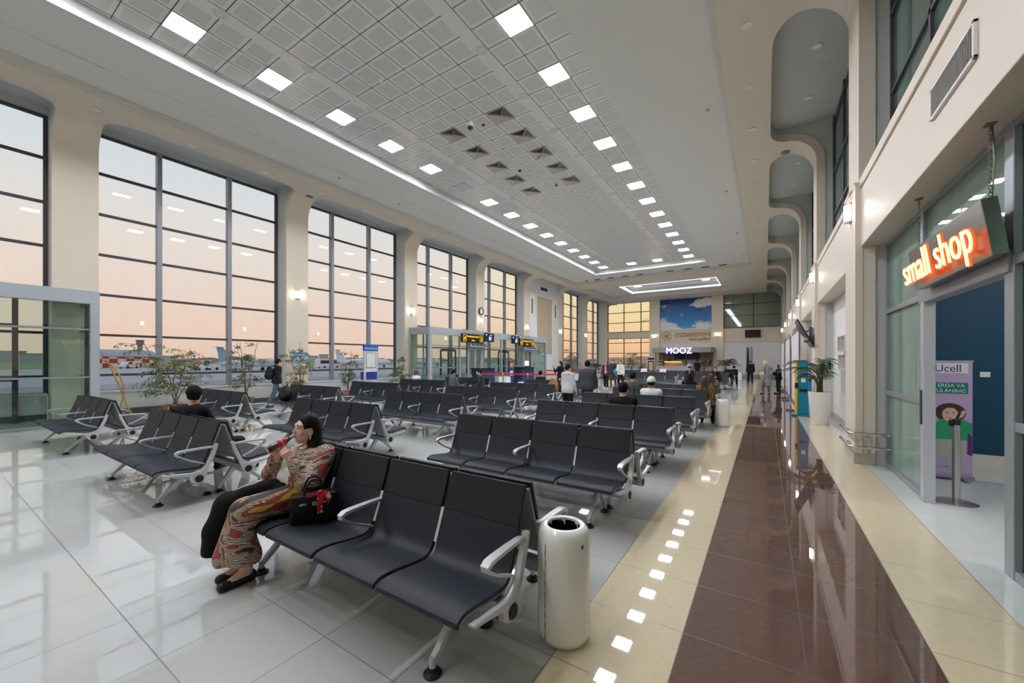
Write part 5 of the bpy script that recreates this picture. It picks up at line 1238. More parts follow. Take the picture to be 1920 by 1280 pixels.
# ================================================================== PEOPLE
class SDF:
    """smooth blend of round cones and ellipsoids, meshed as one closed surface"""
    def __init__(s, k=.03): s.p = []; s.k = k
    def cone(s, a, b, ra, rb=None, op='u', k=None): s.p.append(('c', np.array(a, float), np.array(b, float), ra, ra if rb is None else rb, op, k)); return s
    def ell(s, c, r, M=None, op='u', k=None): s.p.append(('e', np.array(c, float), np.array(r, float), None if M is None else np.array(M, float), None, op, k)); return s
    def chain(s, pts, rs, k=None):
        for i in range(len(pts)-1): s.cone(pts[i], pts[i+1], rs[i], rs[i+1], k=k)
        return s
    def f(s, P):
        d = None
        for t, a, b, c, e, op, k in s.p:
            k = s.k if k is None else k
            if t == 'c':
                ba = b-a; L = max(float(ba @ ba), 1e-9); h = np.clip(((P-a) @ ba)/L, 0, 1)
                q = np.sqrt((((P-a) - h[:, None]*ba)**2).sum(1)) - (c + (e-c)*h)
            else:
                x = P-a
                if c is not None: x = x @ c
                y = x/b; k0 = np.sqrt((y*y).sum(1)); k1 = np.sqrt(((y/b)**2).sum(1)); q = k0*(k0-1)/np.maximum(k1, 1e-9)
            if d is None: d = q
            elif op == 'u':
                h = np.maximum(k-np.abs(d-q), 0)/k; d = np.minimum(d, q) - h*h*k*.25
            else:
                h = np.maximum(k-np.abs(d+q), 0)/k; d = np.maximum(d, -q) + h*h*k*.25
        return d
    def mesh(s, res):
        lo = np.min([np.minimum(p[1]-(p[3] if p[0] == 'c' else p[2]), (p[2]-p[4]) if p[0] == 'c' else p[1]-p[2].max()) for p in s.p if p[5] == 'u'], 0) - 2.5*res
        hi = np.max([np.maximum(p[1]+(p[3] if p[0] == 'c' else p[2]), (p[2]+p[4]) if p[0] == 'c' else p[1]+p[2].max()) for p in s.p if p[5] == 'u'], 0) + 2.5*res
        n = np.ceil((hi-lo)/res).astype(int)+1
        g = np.stack(np.meshgrid(*[lo[i]+res*np.arange(n[i]) for i in range(3)], indexing='ij'), -1)
        V = s.f(g.reshape(-1, 3)).reshape(n); I = V < 0
        c8 = sum(I[i:n[0]-1+i, j:n[1]-1+j, k:n[2]-1+k].astype(int) for i in (0, 1) for j in (0, 1) for k in (0, 1))
        act = (c8 > 0) & (c8 < 8); idx = -np.ones(act.shape, int); idx[act] = np.arange(act.sum())
        P = lo + res*(np.argwhere(act)+.5)
        for _ in range(4):
            d = s.f(P); e = res*.2; G = np.stack([s.f(P+np.eye(3)[i]*e)-s.f(P-np.eye(3)[i]*e) for i in range(3)], 1)/(2*e)
            st = (d/np.maximum((G*G).sum(1), .2))[:, None]*G
            P = P - np.clip(st, -res*.6, res*.6)
        F = []
        for ax in range(3):
            sl0 = [slice(None)]*3; sl1 = [slice(None)]*3; sl0[ax] = slice(0, -1); sl1[ax] = slice(1, None)
            A, B = I[tuple(sl0)], I[tuple(sl1)]; e = np.argwhere(A != B); u, v = (ax+1) % 3, (ax+2) % 3
            e = e[(e[:, u] > 0) & (e[:, v] > 0) & (e[:, u] < n[u]-1) & (e[:, v] < n[v]-1)]
            def at(du, dv):
                q = e.copy(); q[:, u] += du; q[:, v] += dv; return idx[q[:, 0], q[:, 1], q[:, 2]]
            q = np.stack([at(-1, -1), at(0, -1), at(0, 0), at(-1, 0)], 1)
            fl = ~A[e[:, 0], e[:, 1], e[:, 2]]; q[fl] = q[fl][:, ::-1]; F.append(q)
        F = np.concatenate(F); F = F[(F >= 0).all(1)]
        return P, F
    def build(s, name, m, parent, res, extra=()):
        P, F = s.mesh(res); b = MB(); b.mesh(P.tolist(), F.tolist())
        for e in extra: P, F = e.mesh(.0065); b.mesh(P.tolist(), F.tolist())
        return b.build(name, m, parent, smooth=75)
def V3(*a): return np.array(a, float)
def unit(v): return v/np.linalg.norm(v)
def hand_sdf(wrist, d, palm, thumb_side, curl=25, sc=1.0, spread=.012):
    """palm faces 'palm', fingers run along d, thumb leaves towards thumb_side"""
    s = SDF(.008); d = unit(d); pn = unit(palm - d*(palm @ d)); ac = np.cross(d, pn); ac = ac*(1 if ac @ thumb_side > 0 else -1)
    s.cone(wrist-d*.02*sc, wrist+d*.02*sc, .024*sc, .024*sc)
    for o in (-.026, -.008, .010, .026): s.cone(wrist+d*.02*sc+ac*o*.6*sc, wrist+d*.085*sc+ac*o*sc, .014*sc, .0125*sc)
    for o, L, c in ((.027, .068, .9), (.009, .076, 1.0), (-.010, .071, 1.05), (-.027, .056, 1.15)):
        p = wrist+d*.088*sc+ac*o*sc; a = math.radians(curl*.5*c); r = .0092*sc
        for q in (.45, .32, .23):
            dd = d*math.cos(a)+pn*math.sin(a)+ac*(o*.6)*math.cos(a); p2 = p+unit(dd)*L*q*sc; s.cone(p, p2, r, r*.92); p = p2; a += math.radians(curl*c); r *= .92
    p = wrist+d*.022*sc+ac*.024*sc; t1 = unit(ac*.75+d*.62+pn*.35); p2 = p+t1*.042*sc; s.cone(p, p2, .0135*sc, .0115*sc)
    t2 = unit(d*.85+pn*.5*(1+curl/60)+ac*.15); p3 = p2+t2*.03*sc; s.cone(p2, p3, .0112*sc, .010*sc); s.cone(p3, p3+unit(t2+pn*.3)*.022*sc, .010*sc, .0085*sc)
    return s
def cloth(name, rgb=(60, 60, 64), rough=.85):
    if name in MATS: return MATS[name]
    return mat(name, rgb, rough, spec=.25, bump=(140, .12))
SKIN = NT('skin'); SKIN.base(SKIN.mix(SKIN.noise(SKIN.obj(), 14, 3), lin((212, 166, 142)), lin((226, 184, 160)))); SKIN.set(Roughness=.5); SKIN.b.inputs['Subsurface Weight'].default_value = 0.08; SKIN.b.inputs['Subsurface Radius'].default_value = (.02, .008, .005); SKIN = SKIN.m
SKIND = mat('skin_tan', (176, 122, 94), .55); LIP = mat('lip', (158, 84, 80), .45); EYEW = mat('eye_white', (226, 222, 216), .3); EYED = mat('eye_iris', (36, 26, 22), .2)
HAIRB = NT('dark_hair'); hw = HAIRB.n('ShaderNodeTexWave'); hw.inputs['Scale'].default_value = 30; hw.inputs['Distortion'].default_value = 5; HAIRB.put(hw.inputs['Vector'], HAIRB.mapping(HAIRB.obj(), sc=(1, 1, .12)))
HAIRB.base(HAIRB.mix(hw.outputs['Fac'], lin((10, 8, 8)), lin((24, 17, 15)))); HAIRB.b.inputs['Specular IOR Level'].default_value = .15; HAIRB.set(Roughness=.55); HAIRB.bump(hw.outputs['Fac'], .15, .003); HAIRB = HAIRB.m
HAIRN = mat('brown_hair', (62, 42, 32), .45, bump=(90, .3)); HAIRG = mat('grey_hair', (150, 146, 140), .6, bump=(90, .3)); HAIRY = mat('blond_hair', (196, 168, 120), .5, bump=(90, .3))
NAILM = mat('nail', (226, 176, 160), .3)

def head_parts(t, s, hc, R3, sc, hair, hmat, skinm, beard=False, cap=None, res=.011, face=True):
    """adds head shapes to body sdf s; builds hair / cap / eye / lip children. hc centre, R3 3x3 (local->body), face looks along -Y of R3"""
    def W(x, y, z): return hc + R3 @ (V3(x, y, z)*sc)
    s.ell(hc, V3(.072, .092, .108)*sc, R3); s.ell(W(0, -.028, -.062), V3(.052, .058, .056)*sc, R3); s.ell(W(0, -.05, -.095), V3(.026, .026, .02)*sc, R3, k=.02)
    s.cone(W(0, -.086, .014), W(0, -.103, -.023), .0085*sc, .0128*sc, k=.012); s.ell(W(0, -.083, -.058), V3(.024, .012, .012)*sc, R3, k=.012)
    s.ell(W(0, -.076, .034), V3(.055, .016, .012)*sc, R3, k=.02)
    for q in (-1, 1):
        s.ell(W(q*.073, .004, -.012), V3(.010, .02, .032)*sc, R3, k=.008); s.ell(W(q*.030, -.095, .009), V3(.017, .012, .010)*sc, R3, 's', .012); s.ell(W(q*.031, -.0775, .0185), V3(.017, .0105, .0055)*sc, R3, k=.006); s.ell(W(q*.031, -.077, .0015), V3(.016, .0095, .0045)*sc, R3, k=.006); s.ell(W(q*.038, -.066, -.03), V3(.024, .022, .022)*sc, R3, k=.02)
    if face:
        for q in (-1, 1):
            e = MB().ell(tuple(W(q*.031, -.0765, .010)), tuple(V3(.0120, .0098, .0066)*sc), 12, 8, Matrix(R3.tolist())).build('eye', EYEW, t, smooth=80)
            MB().ell(tuple(W(q*.030, -.0848, .0105)), tuple(V3(.0062, .0042, .0062)*sc), 10, 6, Matrix(R3.tolist())).build('iris', EYED, e, smooth=80)
            b = MB(); b.tube([tuple(W(q*(.014+.011*i), -.0935+.0035*i, .031+.004*math.sin(i*1.1))) for i in range(4)], [.002*sc, .0035*sc, .003*sc, .0015*sc], 6); b.build('eyebrow', hmat, t, smooth=80)
        b = MB(); b.tube([tuple(W(-.024+.008*i, -.0905-.004*math.sin(i*math.pi/6)+.0, -.058)) for i in range(7)], [.002*sc, .004*sc, .005*sc, .0052*sc, .005*sc, .004*sc, .002*sc], 8); b.build('lip', LIP, t, smooth=80)
    if hair:
        h = SDF(.02); h.ell(W(0, .014, .022), V3(.086, .098, .112)*sc, R3)
        if hair in ('long', 'bun', 'bob'): h.ell(W(0, .03, -.02), V3(.088, .085, .10)*sc, R3)
        if hair == 'long':
            h.cone(W(-.03, .05, -.04), W(-.05, .085, -.26), .06*sc, .05*sc); h.cone(W(.03, .05, -.04), W(.05, .085, -.26), .06*sc, .05*sc)
        if hair == 'bun': h.ell(W(0, .06, .115), V3(.034, .034, .03)*sc, R3, k=.008)
        h.ell(W(0, -.105, -.045), V3(.080, .075, .115)*sc, R3, 's', .015)
        if hair == 'short':
            h.ell(W(0, -.055, -.12), V3(.12, .085, .085)*sc, R3, 's', .015)
            for q in (-1, 1): h.ell(W(q*.082, -.005, -.03), V3(.03, .032, .045)*sc, R3, 's', .01)
        h.build('hair', hmat, t, res)
    if beard:
        h = SDF(.015); h.ell(W(0, -.032, -.066), V3(.058, .062, .058)*sc, R3); h.ell(W(0, -.085, -.03), V3(.05, .05, .03)*sc, R3, 's', .01); h.build('beard', hmat, t, res)
    if cap:
        kind, cm = cap; h = SDF(.012); h.ell(W(0, .010, .036), V3(.094, .108, .110)*sc, R3); h.ell(W(0, -.01, -.07), V3(.2, .2, .105)*sc, R3, 's', .01)
        if kind == 'peak': h.ell(W(0, -.12, .04), V3(.06, .07, .010)*sc, R3)
        h.build('cap', cm, t, res)
    return W

def Rot(yaw=0, pitch=0, roll=0):
    return np.array((Matrix.Rotation(R(yaw), 3, 'Z') @ Matrix.Rotation(R(pitch), 3, 'X') @ Matrix.Rotation(R(roll), 3, 'Y')))

def person(label, loc, rz, H, sit=False, lean=2, head=(0, 0, 0), arms=None, legs=None, top=None, bottom=None, shoes=None, hair='short', hmat=None, skin=None, beard=False, cap=None, coat=None, coat_open=False, bw=1.0, seat=.455, face=True, res=None, hood=None, inner=None, hands=True, slump=0):
    """faces -Y in its own frame"""
    dd = math.hypot(*loc); res = res or (.013 if dd < 9.5 else .016 if dd < 15 else .022)
    k = H/1.75; t = thing('person', label, 'person', (*loc, 0), R(rz)); skin = skin or SKIN; hmat = hmat or HAIRB
    hipz = (seat+.085) if sit else .525*H
    pel = V3(0, .02 if sit else 0, hipz); l = math.radians(lean); up = V3(0, -math.sin(l), math.cos(l)); l2 = math.radians(lean+slump*6); up2 = V3(0, -math.sin(l2), math.cos(l2))
    waist = pel+up*.15*k; chest = pel+up*.34*k - V3(0, 0, .02*slump); neckb = chest+up2*.15*k; hc = neckb+up2*.075*k+V3(0, -.02, .080*k)+V3(0, -.03, -.01)*slump
    sw = .165*k*bw; hp = .085*k
    arms = arms or {}; legs = legs or {}
    J = {}
    for q, nm in ((-1, 'R'), (1, 'L')):
        sh = chest+up2*.10*k+V3(q*sw, 0, 0)
        (p1, a1), (p2, a2) = arms.get(nm, ((5, 8), (15, 4)))
        def dr(p, a): p = math.radians(p); a = math.radians(a); return V3(q*math.sin(a), -math.sin(p)*math.cos(a), -math.cos(p)*math.cos(a))
        el = sh+dr(p1, a1)*.29*k; wr = el+dr(p2, a2)*.25*k
        h0 = pel+V3(q*hp, 0, -.03*k)
        (p1, a1), (p2, a2) = legs.get(nm, ((84, 6), (4, 2)) if sit else ((2, 2), (-2, 1)))
        kn = h0+dr(p1, a1)*.43*k; an = kn+dr(p2, a2)*(.40*k if not sit else max(.2, kn[2]-.075 if p2 < 30 else .40*k)); 
        if not sit and an[2] < .075: an[2] = .075
        toe = an+V3(q*.03, -.16*k, -(an[2]-.03) if an[2] < .2 else -.03)
        J[nm] = (sh, el, wr, h0, kn, an, toe, dr(p2, a2), arms.get(nm))
    def torso(s, g):
        s.cone(pel+V3(-.07*k*bw, 0, 0), pel+V3(.07*k*bw, 0, 0), .098*k*bw+g); s.cone(waist+V3(-.06*k*bw, 0, 0), waist+V3(.06*k*bw, 0, 0), .094*k*bw+g, k=.13); s.cone(chest+V3(-.085*k*bw, 0, 0), chest+V3(.085*k*bw, 0, 0), .097*k*bw+g, k=.13)
        s.cone(chest+V3(0, .01, .08*k), neckb-V3(0, 0, .03), .082*k+g, .058*k+g, k=.08)
        for nm in 'LR': s.cone(neckb-V3(0, 0, .055*k), J[nm][0], .05*k+g, .052*k+g, k=.07)
    s = SDF(.035); torso(s, 0); s.cone(neckb-V3(0, 0, .04), hc-V3(0, -.02, .05), .052*k, .05*k)
    extra = []
    for nm, q in (('L', 1), ('R', -1)):
        sh, el, wr, h0, kn, an, toe, fd, ar = J[nm]
        s.cone(sh, el, .05*k, .04*k); s.cone(el, wr, .04*k, .026*k); s.cone(h0, kn, .082*k, .056*k); s.cone(kn, an, .055*k, .038*k); s.cone(an, toe, .038*k, .026*k)
        if hands: fd2 = unit(wr-el); extra.append(hand_sdf(wr, fd2, V3(-q, .25, -.1), V3(0, -1, .2), 22, .95*k))
    Rh = Rot(*head)
    head_parts(t, s, hc, Rh, k*1.02, hair, hmat, skin, beard, cap, max(.011, res*.75), face)
    s.build('body', skin, t, res, extra)
    top = top or cloth('shirt_black', (28, 28, 32)); bottom = bottom or cloth('trousers_black', (26, 26, 30)); shoes = shoes or mat('shoe_black', (24, 23, 24), .45)
    g = SDF(.022); torso(g, .018 if not coat_open else .024)
    if not sit:
        g.cone(pel+V3(-.07*k, 0, -.05*k), pel+V3(.07*k, 0, -.05*k), .124*k*bw, k=.1)
        if not coat: g.ell(pel+V3(0, 0, -.26*k), (.6, .6, .15*k), None, 's', .012)
    for nm in 'LR':
        sh, el, wr = J[nm][:3]; g.cone(sh, el, .060*k, .050*k); g.cone(el, wr-unit(wr-el)*.01, .050*k, .036*k)
    if hood is not None: g.cone(neckb+V3(-.06, .07, -.01), neckb+V3(.06, .07, -.01), .055); g.cone(neckb+V3(-.07, 0, .0), neckb+V3(.07, 0, 0), .04)
    if coat_open: g.ell(chest+V3(0, -.17, -.12), V3(.06, .11, .32), None, 's', .02); g.ell(chest+V3(0, -.15, .12), V3(.06, .09, .12), None, 's', .02)
    if coat:
        for nm, q in (('L', 1), ('R', -1)): g.cone(pel+V3(q*.06, 0, .0), V3(q*.12, .02, coat), .12*k, .135*k)
    # keep the neck opening clear
    g.cone(neckb+up2*.045*k, neckb+up2*.2*k, .062*k, .07*k, 's', .01)
    g.build('jacket' if (coat or coat_open or hood is not None) else 'shirt', top, t, res)
    if inner is not None:
        g = SDF(.035); torso(g, .009); g.cone(neckb+up2*.04*k, neckb+up2*.2*k, .06*k, .07*k, 's', .01); g.build('shirt', inner, t, res)
    g = SDF(.03); g.cone(pel+V3(-.07*k*bw, 0, 0), pel+V3(.07*k*bw, 0, 0), .114*k*bw)
    for nm in 'LR':
        h0, kn, an = J[nm][3:6]; g.cone(h0, kn, .096*k, .073*k); g.cone(kn, an+V3(0, 0, .01), .071*k, .058*k)
    g.build('trousers', bottom, t, res)
    for nm in 'LR':
        an, toe = J[nm][5:7]; g = SDF(.02); b0 = an+V3(0, .03*k, 0); z0 = max(.035, min(an[2]-.03, 9)); d = toe-an
        g.cone(V3(b0[0], b0[1], toe[2]+.008), toe, .042*k, .036*k); g.cone(an-V3(0, 0, .01), V3(an[0], an[1], toe[2]+.01), .046*k, .04*k); g.build('shoe', shoes, t, max(.012, res*.8))
    return t, J, dict(pel=pel, chest=chest, neckb=neckb, hc=hc, k=k)
C = cloth
# ---- man in the black cap, arm along the bench back
SITUP = {'L': ((25, 8), (70, -10)), 'R': ((25, 8), (70, -10))}
person('man in black cap and dark jacket seated with one arm along the bench back', (-6.74, 2.30), 200, 1.72, True, lean=-12, head=(38, 4, 0), arms={'L': ((84, 68), (88, 70)), 'R': ((30, 10), (60, -10))},
       legs={'R': ((80, 24), (12, 6)), 'L': ((82, 6), (-4, 2))}, top=C('jacket_navy_black', (24, 26, 34)), bottom=C('jeans_dark', (28, 34, 48)), cap=('round', C('cap_black', (18, 18, 20))), slump=.2, res=.012)
# ---- walker with the backpack
tb, J, K = person('young man in dark jacket and jeans walking past the windows with a backpack', (-14.62, 7.2), 168, 1.76, lean=4, head=(10, 8, 0), arms={'L': ((12, 6), (22, 4)), 'R': ((-8, 6), (10, 4))},
       legs={'L': ((24, 2), (6, 1)), 'R': ((-14, 2), (-30, 1))}, top=C('jacket_charcoal', (40, 38, 40)), bottom=C('jeans_blue', (74, 92, 118)), shoes=mat('shoe_dark', (34, 34, 36), .5), res=.012)
bp = thing('backpack', 'black backpack worn by the young man walking past the windows', 'backpack', (-14.62, 7.2, 0), R(168))
s = SDF(.05); s.ell((0, .22, 1.2), (.165, .12, .25)); s.ell((0, .30, 1.1), (.12, .08, .12)); s.build('bag', mat('backpack_black', (22, 22, 25), .6, bump=(60, .2)), bp, .014)
for q in (-1, 1): MB().tube([(q*.1, .13, 1.43), (q*.11, .02, 1.47), (q*.12, -.12, 1.40), (q*.13, -.12, 1.25), (q*.14, .0, 1.12), (q*.11, .13, 1.06)], .014, 8).build('strap', mat('backpack_black'), bp, smooth=60)
# ---- people seen from behind on the aisle-side benches
LAP = {'L': ((28, 6), (75, -18)), 'R': ((28, 6), (75, -18))}
person('man with short dark hair and black shirt seated facing away, third aisle-side pair', (-2.05, 6.72), 180, 1.72, True, lean=-4, arms=LAP, top=C('shirt_black', (26, 26, 30)), bw=1.1, slump=.6)
person('man in white skullcap and white shirt seated facing away', (-2.09, 8.86), 180, 1.72, True, lean=-4, arms=LAP, top=C('shirt_white', (226, 228, 232)), cap=('round', C('skullcap_white', (232, 232, 230))), skin=SKIND, slump=.5)
person('man with thick dark hair and olive top seated facing away', (-3.1, 11.05), 180, 1.78, True, lean=-2, arms=LAP, top=C('shirt_olive', (84, 84, 70)), bw=1.15)
person('woman with long brown hair and mustard jacket seated facing away at the aisle end', (-1.28, 11.02), 180, 1.62, True, lean=-4, arms=LAP, top=C('jacket_mustard', (122, 92, 56)), hair='long', hmat=HAIRN)
person('woman with brown hair seated facing away beyond the mustard jacket', (-1.35, 13.2), 180, 1.62, True, lean=-4, arms=LAP, top=C('shirt_taupe', (120, 104, 90)), hair='long', hmat=HAIRN)
person('dark-haired woman seated facing away looking at a lit phone', (-1.98, 13.2), 180, 1.60, True, lean=2, head=(0, 14, 0), arms=LAP, top=C('top_black', (24, 24, 27)), hair='long')
# ---- middle and window side
person('boy with dark hair and black shirt seated facing away near the red belt', (-7.37, 13.5), 180, 1.6, True, lean=-2, arms=LAP, top=C('shirt_black2', (30, 34, 36)))
person('man with grey hair and white shirt seated facing away near the gate lobby', (-11.7, 11.1), 180, 1.66, True, lean=0, arms=LAP, top=C('shirt_white'), hmat=mat('salt_hair', (84, 80, 78), .6), skin=SKIND)
person('man in slate blue shirt seated facing away bending over his phone', (-9.85, 11.1), 160, 1.74, True, lean=10, head=(-30, 15, 0), arms=LAP, top=C('shirt_slate', (92, 96, 110)), skin=SKIND)
person('person in dark puffer jacket bent far forward on the bench', (-10.85, 12.55), 35, 1.74, True, lean=52, head=(0, 30, 0), arms={'L': ((20, 4), (50, -6)), 'R': ((20, 4), (50, -6))}, top=C('puffer_brown', (54, 48, 46)), bw=1.2)
person('bearded man in green jacket seated sideways resting a hand on his chin', (-9.55, 12.52), -42, 1.74, True, lean=6, head=(0, 6, 0), arms={'L': ((28, 6), (70, -18)), 'R': ((45, 4), (150, -8))}, top=C('jacket_green', (58, 62, 58)), inner=C('shirt_black'), beard=True, coat_open=True, slump=.6)
# ---- standing group
person('youth in white hooded top standing with his back to the camera', (-4.66, 10.1), 172, 1.60, lean=0, head=(-14, 4, 0), arms={'L': ((4, 10), (20, 2)), 'R': ((4, 14), (26, 0))}, top=C('hoodie_white', (208, 208, 208)), hood=1, bw=.92)
person('broad man in dark grey jacket standing beside the youth in white', (-4.42, 10.95), 186, 1.70, lean=2, arms={'L': ((0, 8), (18, 0)), 'R': ((6, 12), (30, -4))}, top=C('jacket_slate', (70, 72, 80)), bottom=C('trousers_grey', (58, 58, 62)), bw=1.22)
person('woman in black holding a hand to her face behind the youth in white', (-8.2, 17.0), -25, 1.66, arms={'L': ((20, 6), (20, 2)), 'R': ((40, 6), (150, -10))}, top=C('coat_black', (22, 22, 24)), hair='long', coat=.75)
person('woman in maroon jacket and pink top with a cap walking towards the camera', (-7.8, 22.2), 5, 1.66, arms={'L': ((15, 8), (70, -20)), 'R': ((5, 10), (15, 4))}, legs={'L': ((14, 2), (4, 1)), 'R': ((-6, 2), (-16, 1))}, top=C('jacket_maroon', (84, 40, 66)), inner=C('top_pink', (206, 160, 160)), coat_open=True, hair='long', hmat=HAIRN, cap=('peak', C('cap_pink', (150, 96, 120))), shoes=mat('shoe_white', (226, 226, 226), .5))
person('man in dark teal top walking between two women', (-7.95, 23.9), 0, 1.74, legs={'L': ((-8, 2), (-16, 1)), 'R': ((12, 2), (3, 1))}, top=C('top_teal', (40, 62, 68)), bottom=C('trousers_khaki', (72, 76, 70)), hmat=HAIRN)
tag(SDF(.05).ell((0, 0, 0), (.13, .08, .17)).build('shoulder_bag', C('bag_turquoise', (40, 150, 176)), None, .015), 'turquoise bag at the side of the man in dark teal', 'bag').location = (-7.72, 23.70, .95)
person('woman in cream jacket and black trousers walking towards the camera', (-7.32, 23.4), 4, 1.68, arms={'L': ((6, 10), (16, 4)), 'R': ((20, 8), (80, -20))}, legs={'L': ((-6, 2), (-14, 1)), 'R': ((12, 2), (3, 1))}, top=C('jacket_cream', (222, 222, 204)), hood=1, hair='bun', hmat=HAIRN)
# ---- far seats and bar
person('man in black jacket seated facing the camera looking down at his phone', (-3.72, 24.95), 0, 1.74, True, lean=12, head=(0, 22, 0), arms={'L': ((30, 4), (85, -22)), 'R': ((30, 4), (85, -22))}, top=C('jacket_black3', (26, 26, 28)), inner=C('shirt_khaki', (120, 112, 92)), coat_open=True)
person('woman in black cardigan and dark red top seated reading with crossed legs', (-2.38, 24.95), 0, 1.66, True, lean=6, head=(0, 18, 0), arms={'L': ((28, 4), (85, -22)), 'R': ((28, 4), (85, -22))}, top=C('cardigan_black', (24, 23, 26)), inner=C('top_red', (96, 34, 42)), coat_open=True, hair='bun', hmat=HAIRN, bottom=C('jeans_grey', (110, 118, 126)), legs={'L': ((80, 0), (10, -4)), 'R': ((92, -8), (38, -14))})
person('red-faced man in black seated in the farther row with folded arms', (-2.05, 29.2), 0, 1.76, True, arms={'L': ((50, 10), (80, -50)), 'R': ((50, 10), (80, -50))}, hmat=HAIRN, top=C('shirt_black'))
person('dark-haired person seated facing away at the end of the farther row', (-1.75, 29.95), 180, 1.72, True, arms=LAP)
person('man in white shirt seated in the farther row before the coffee bar', (-7.4, 29.2), 0, 1.7, True, arms=LAP, top=C('shirt_white'), skin=SKIND)
person('pale-haired person seated low in the middle of the farther row', (-6.5, 29.2), 0, 1.55, True, lean=-6, arms=LAP, hmat=HAIRG, top=C('shirt_taupe'), slump=1)
person('person in white shirt seated in the middle of the farther row', (-6.1, 29.2), 0, 1.68, True, arms=LAP, top=C('shirt_white'), hmat=HAIRN)
person('man in dark navy suit standing at the coffee bar with his back turned', (-5.45, 40.9), 180, 1.76, arms={'L': ((30, 10), (60, 0)), 'R': ((30, 10), (70, 0))}, top=C('suit_navy', (30, 32, 46)), bottom=C('suit_navy'), bw=1.15)
person('grey-haired customer in pale shirt standing at the coffee bar', (-6.15, 41.0), 186, 1.58, arms={'L': ((20, 10), (60, 0)), 'R': ((20, 10), (70, 0))}, top=C('shirt_pale', (206, 208, 212)), hmat=HAIRG, bottom=C('trousers_grey'))
person('dark-haired barista facing the camera between two customers', (-5.72, 43.3), 0, 1.74, top=C('apron_black', (30, 30, 34)))
# ---- aisle walkers
person('man in black short-sleeved clothes walking away down the aisle', (-.9, 33.0), 184, 1.70, arms={'L': ((10, 10), (18, 4)), 'R': ((-6, 10), (14, 4))}, legs={'L': ((16, 2), (2, 1)), 'R': ((-10, 2), (-22, 1))}, hmat=mat('salt_hair'), bw=1.12)
person('blonde woman in long grey coat standing with hands on hips in the aisle', (.02, 22.95), -18, 1.70, arms={'L': ((-20, 38), (35, -50)), 'R': ((-10, 20), (25, -20))}, legs={'L': ((4, 5), (-4, 2)), 'R': ((10, 3), (-2, 1))}, head=(-20, 0, 0), top=C('coat_grey', (132, 136, 146)), inner=C('top_mauve', (112, 100, 100)), coat=.45, coat_open=True, hair='bob', hmat=HAIRY, bottom=C('trousers_taupe', (104, 98, 94)))
tag(MB().bx(-.09, .09, -.03, .03, -.07, .07).build('handbag', C('bag_yellow', (214, 188, 120)), loc=(-.14, 22.7, 1.0), bev=.015), 'small yellow bag carried in front by the woman in the grey coat', 'bag')
person('girl in black top and dark jeans standing with folded arms in the aisle', (.55, 23.3), -70, 1.48, arms={'L': ((30, 8), (130, -30)), 'R': ((25, 8), (120, -30))}, top=C('hoodie_black', (26, 26, 30)), hood=1, hmat=HAIRN, bottom=C('jeans_dark'), hair='bun')

# ================================================================== THE SEATED WOMAN
WL = V3(-3.32, 1.80, 0)
def w(x, y, z): return V3(x, y, z)-WL
t = thing('person', 'woman in patterned jacket and trousers seated drinking from a bottle', 'person', tuple(WL))
f = NT('ikat_cloth')
vec = f.obj(); n0 = f.noise(vec, 5.0, 2); 
mp = f.mapping(vec, rot=(R(28), 0, R(8)), sc=(1.0, .30, 1.0))
fine = f.noise(f.mapping(vec, rot=(R(28), 0, R(8)), sc=(1.0, .10, 1.0)), 70.0, 2, 0, .6)
big0 = f.noise(mp, 8.6, 1.4, .9, .5)
big = f.math('ADD', big0, f.math('MULTIPLY', f.math('SUBTRACT', fine, .5), .07))
st = f.n('ShaderNodeTexWave', bands_direction='Z'); st.inputs['Scale'].default_value = 18; st.inputs['Distortion'].default_value = 8; st.inputs['Detail'].default_value = 2; st.inputs['Detail Scale'].default_value = 1.2; f.put(st.inputs['Vector'], mp)
stv = f.math('ADD', st.outputs['Fac'], f.math('MULTIPLY', f.math('SUBTRACT', fine, .5), .5))
hue = f.ramp(f.noise(vec, 7.5, 1), [(.36, (112, 48, 52)), (.46, (86, 58, 50)), (.54, (74, 66, 50)), (.64, (120, 62, 58))])
stripes = f.mix(f.ramp(stv, [(.20, (0, 0, 0)), (.36, (255, 255, 255)), (.80, (255, 255, 255)), (.94, (40, 40, 40))]), hue, lin((200, 189, 172)))
blobs = f.ramp(big, [(0, (38, 44, 72)), (.34, (50, 44, 42)), (.405, (84, 58, 46)), (.418, (206, 164, 66)), (.43, (96, 56, 50)), (.455, (212, 203, 188)), (.555, (212, 203, 188)), (.575, (70, 64, 50)), (.60, (150, 54, 54)), (.66, (166, 58, 54)), (.68, (84, 50, 46)), (.70, (206, 164, 66))])
msk = f.ramp(big, [(.44, (255, 255, 255)), (.46, (0, 0, 0)), (.56, (0, 0, 0)), (.58, (255, 255, 255))])
f.base(f.mix(msk, stripes, blobs)); f.set(Roughness=.55); f.b.inputs['Specular IOR Level'].default_value = .4
f.bump(f.noise(vec, 16, 3), .35, .02); IKAT = f.m
hc = w(-3.30, 1.872, 1.062); Rh = Rot(-4, -6, 0)
sh = {1: w(-3.135, 1.945, .845), -1: w(-3.485, 1.93, .845)}
el = {1: w(-3.06, 1.76, .665), -1: w(-3.56, 1.73, .68)}
wr = {1: w(-3.185, 1.685, .838), -1: w(-3.40, 1.675, .868)}
hip = {1: w(-3.22, 1.78, .53), -1: w(-3.42, 1.78, .53)}
kn = {1: w(-3.20, 1.36, .535), -1: w(-3.47, 1.36, .53)}
an = {1: w(-3.25, 1.385, .085), -1: w(-3.36, 1.40, .085)}
toe = {1: w(-3.25, 1.235, .028), -1: w(-3.38, 1.27, .028)}
pel = w(-3.32, 1.80, .545); belly = w(-3.315, 1.80, .66); ches = w(-3.31, 1.87, .78); neckb = w(-3.30, 1.925, .905)
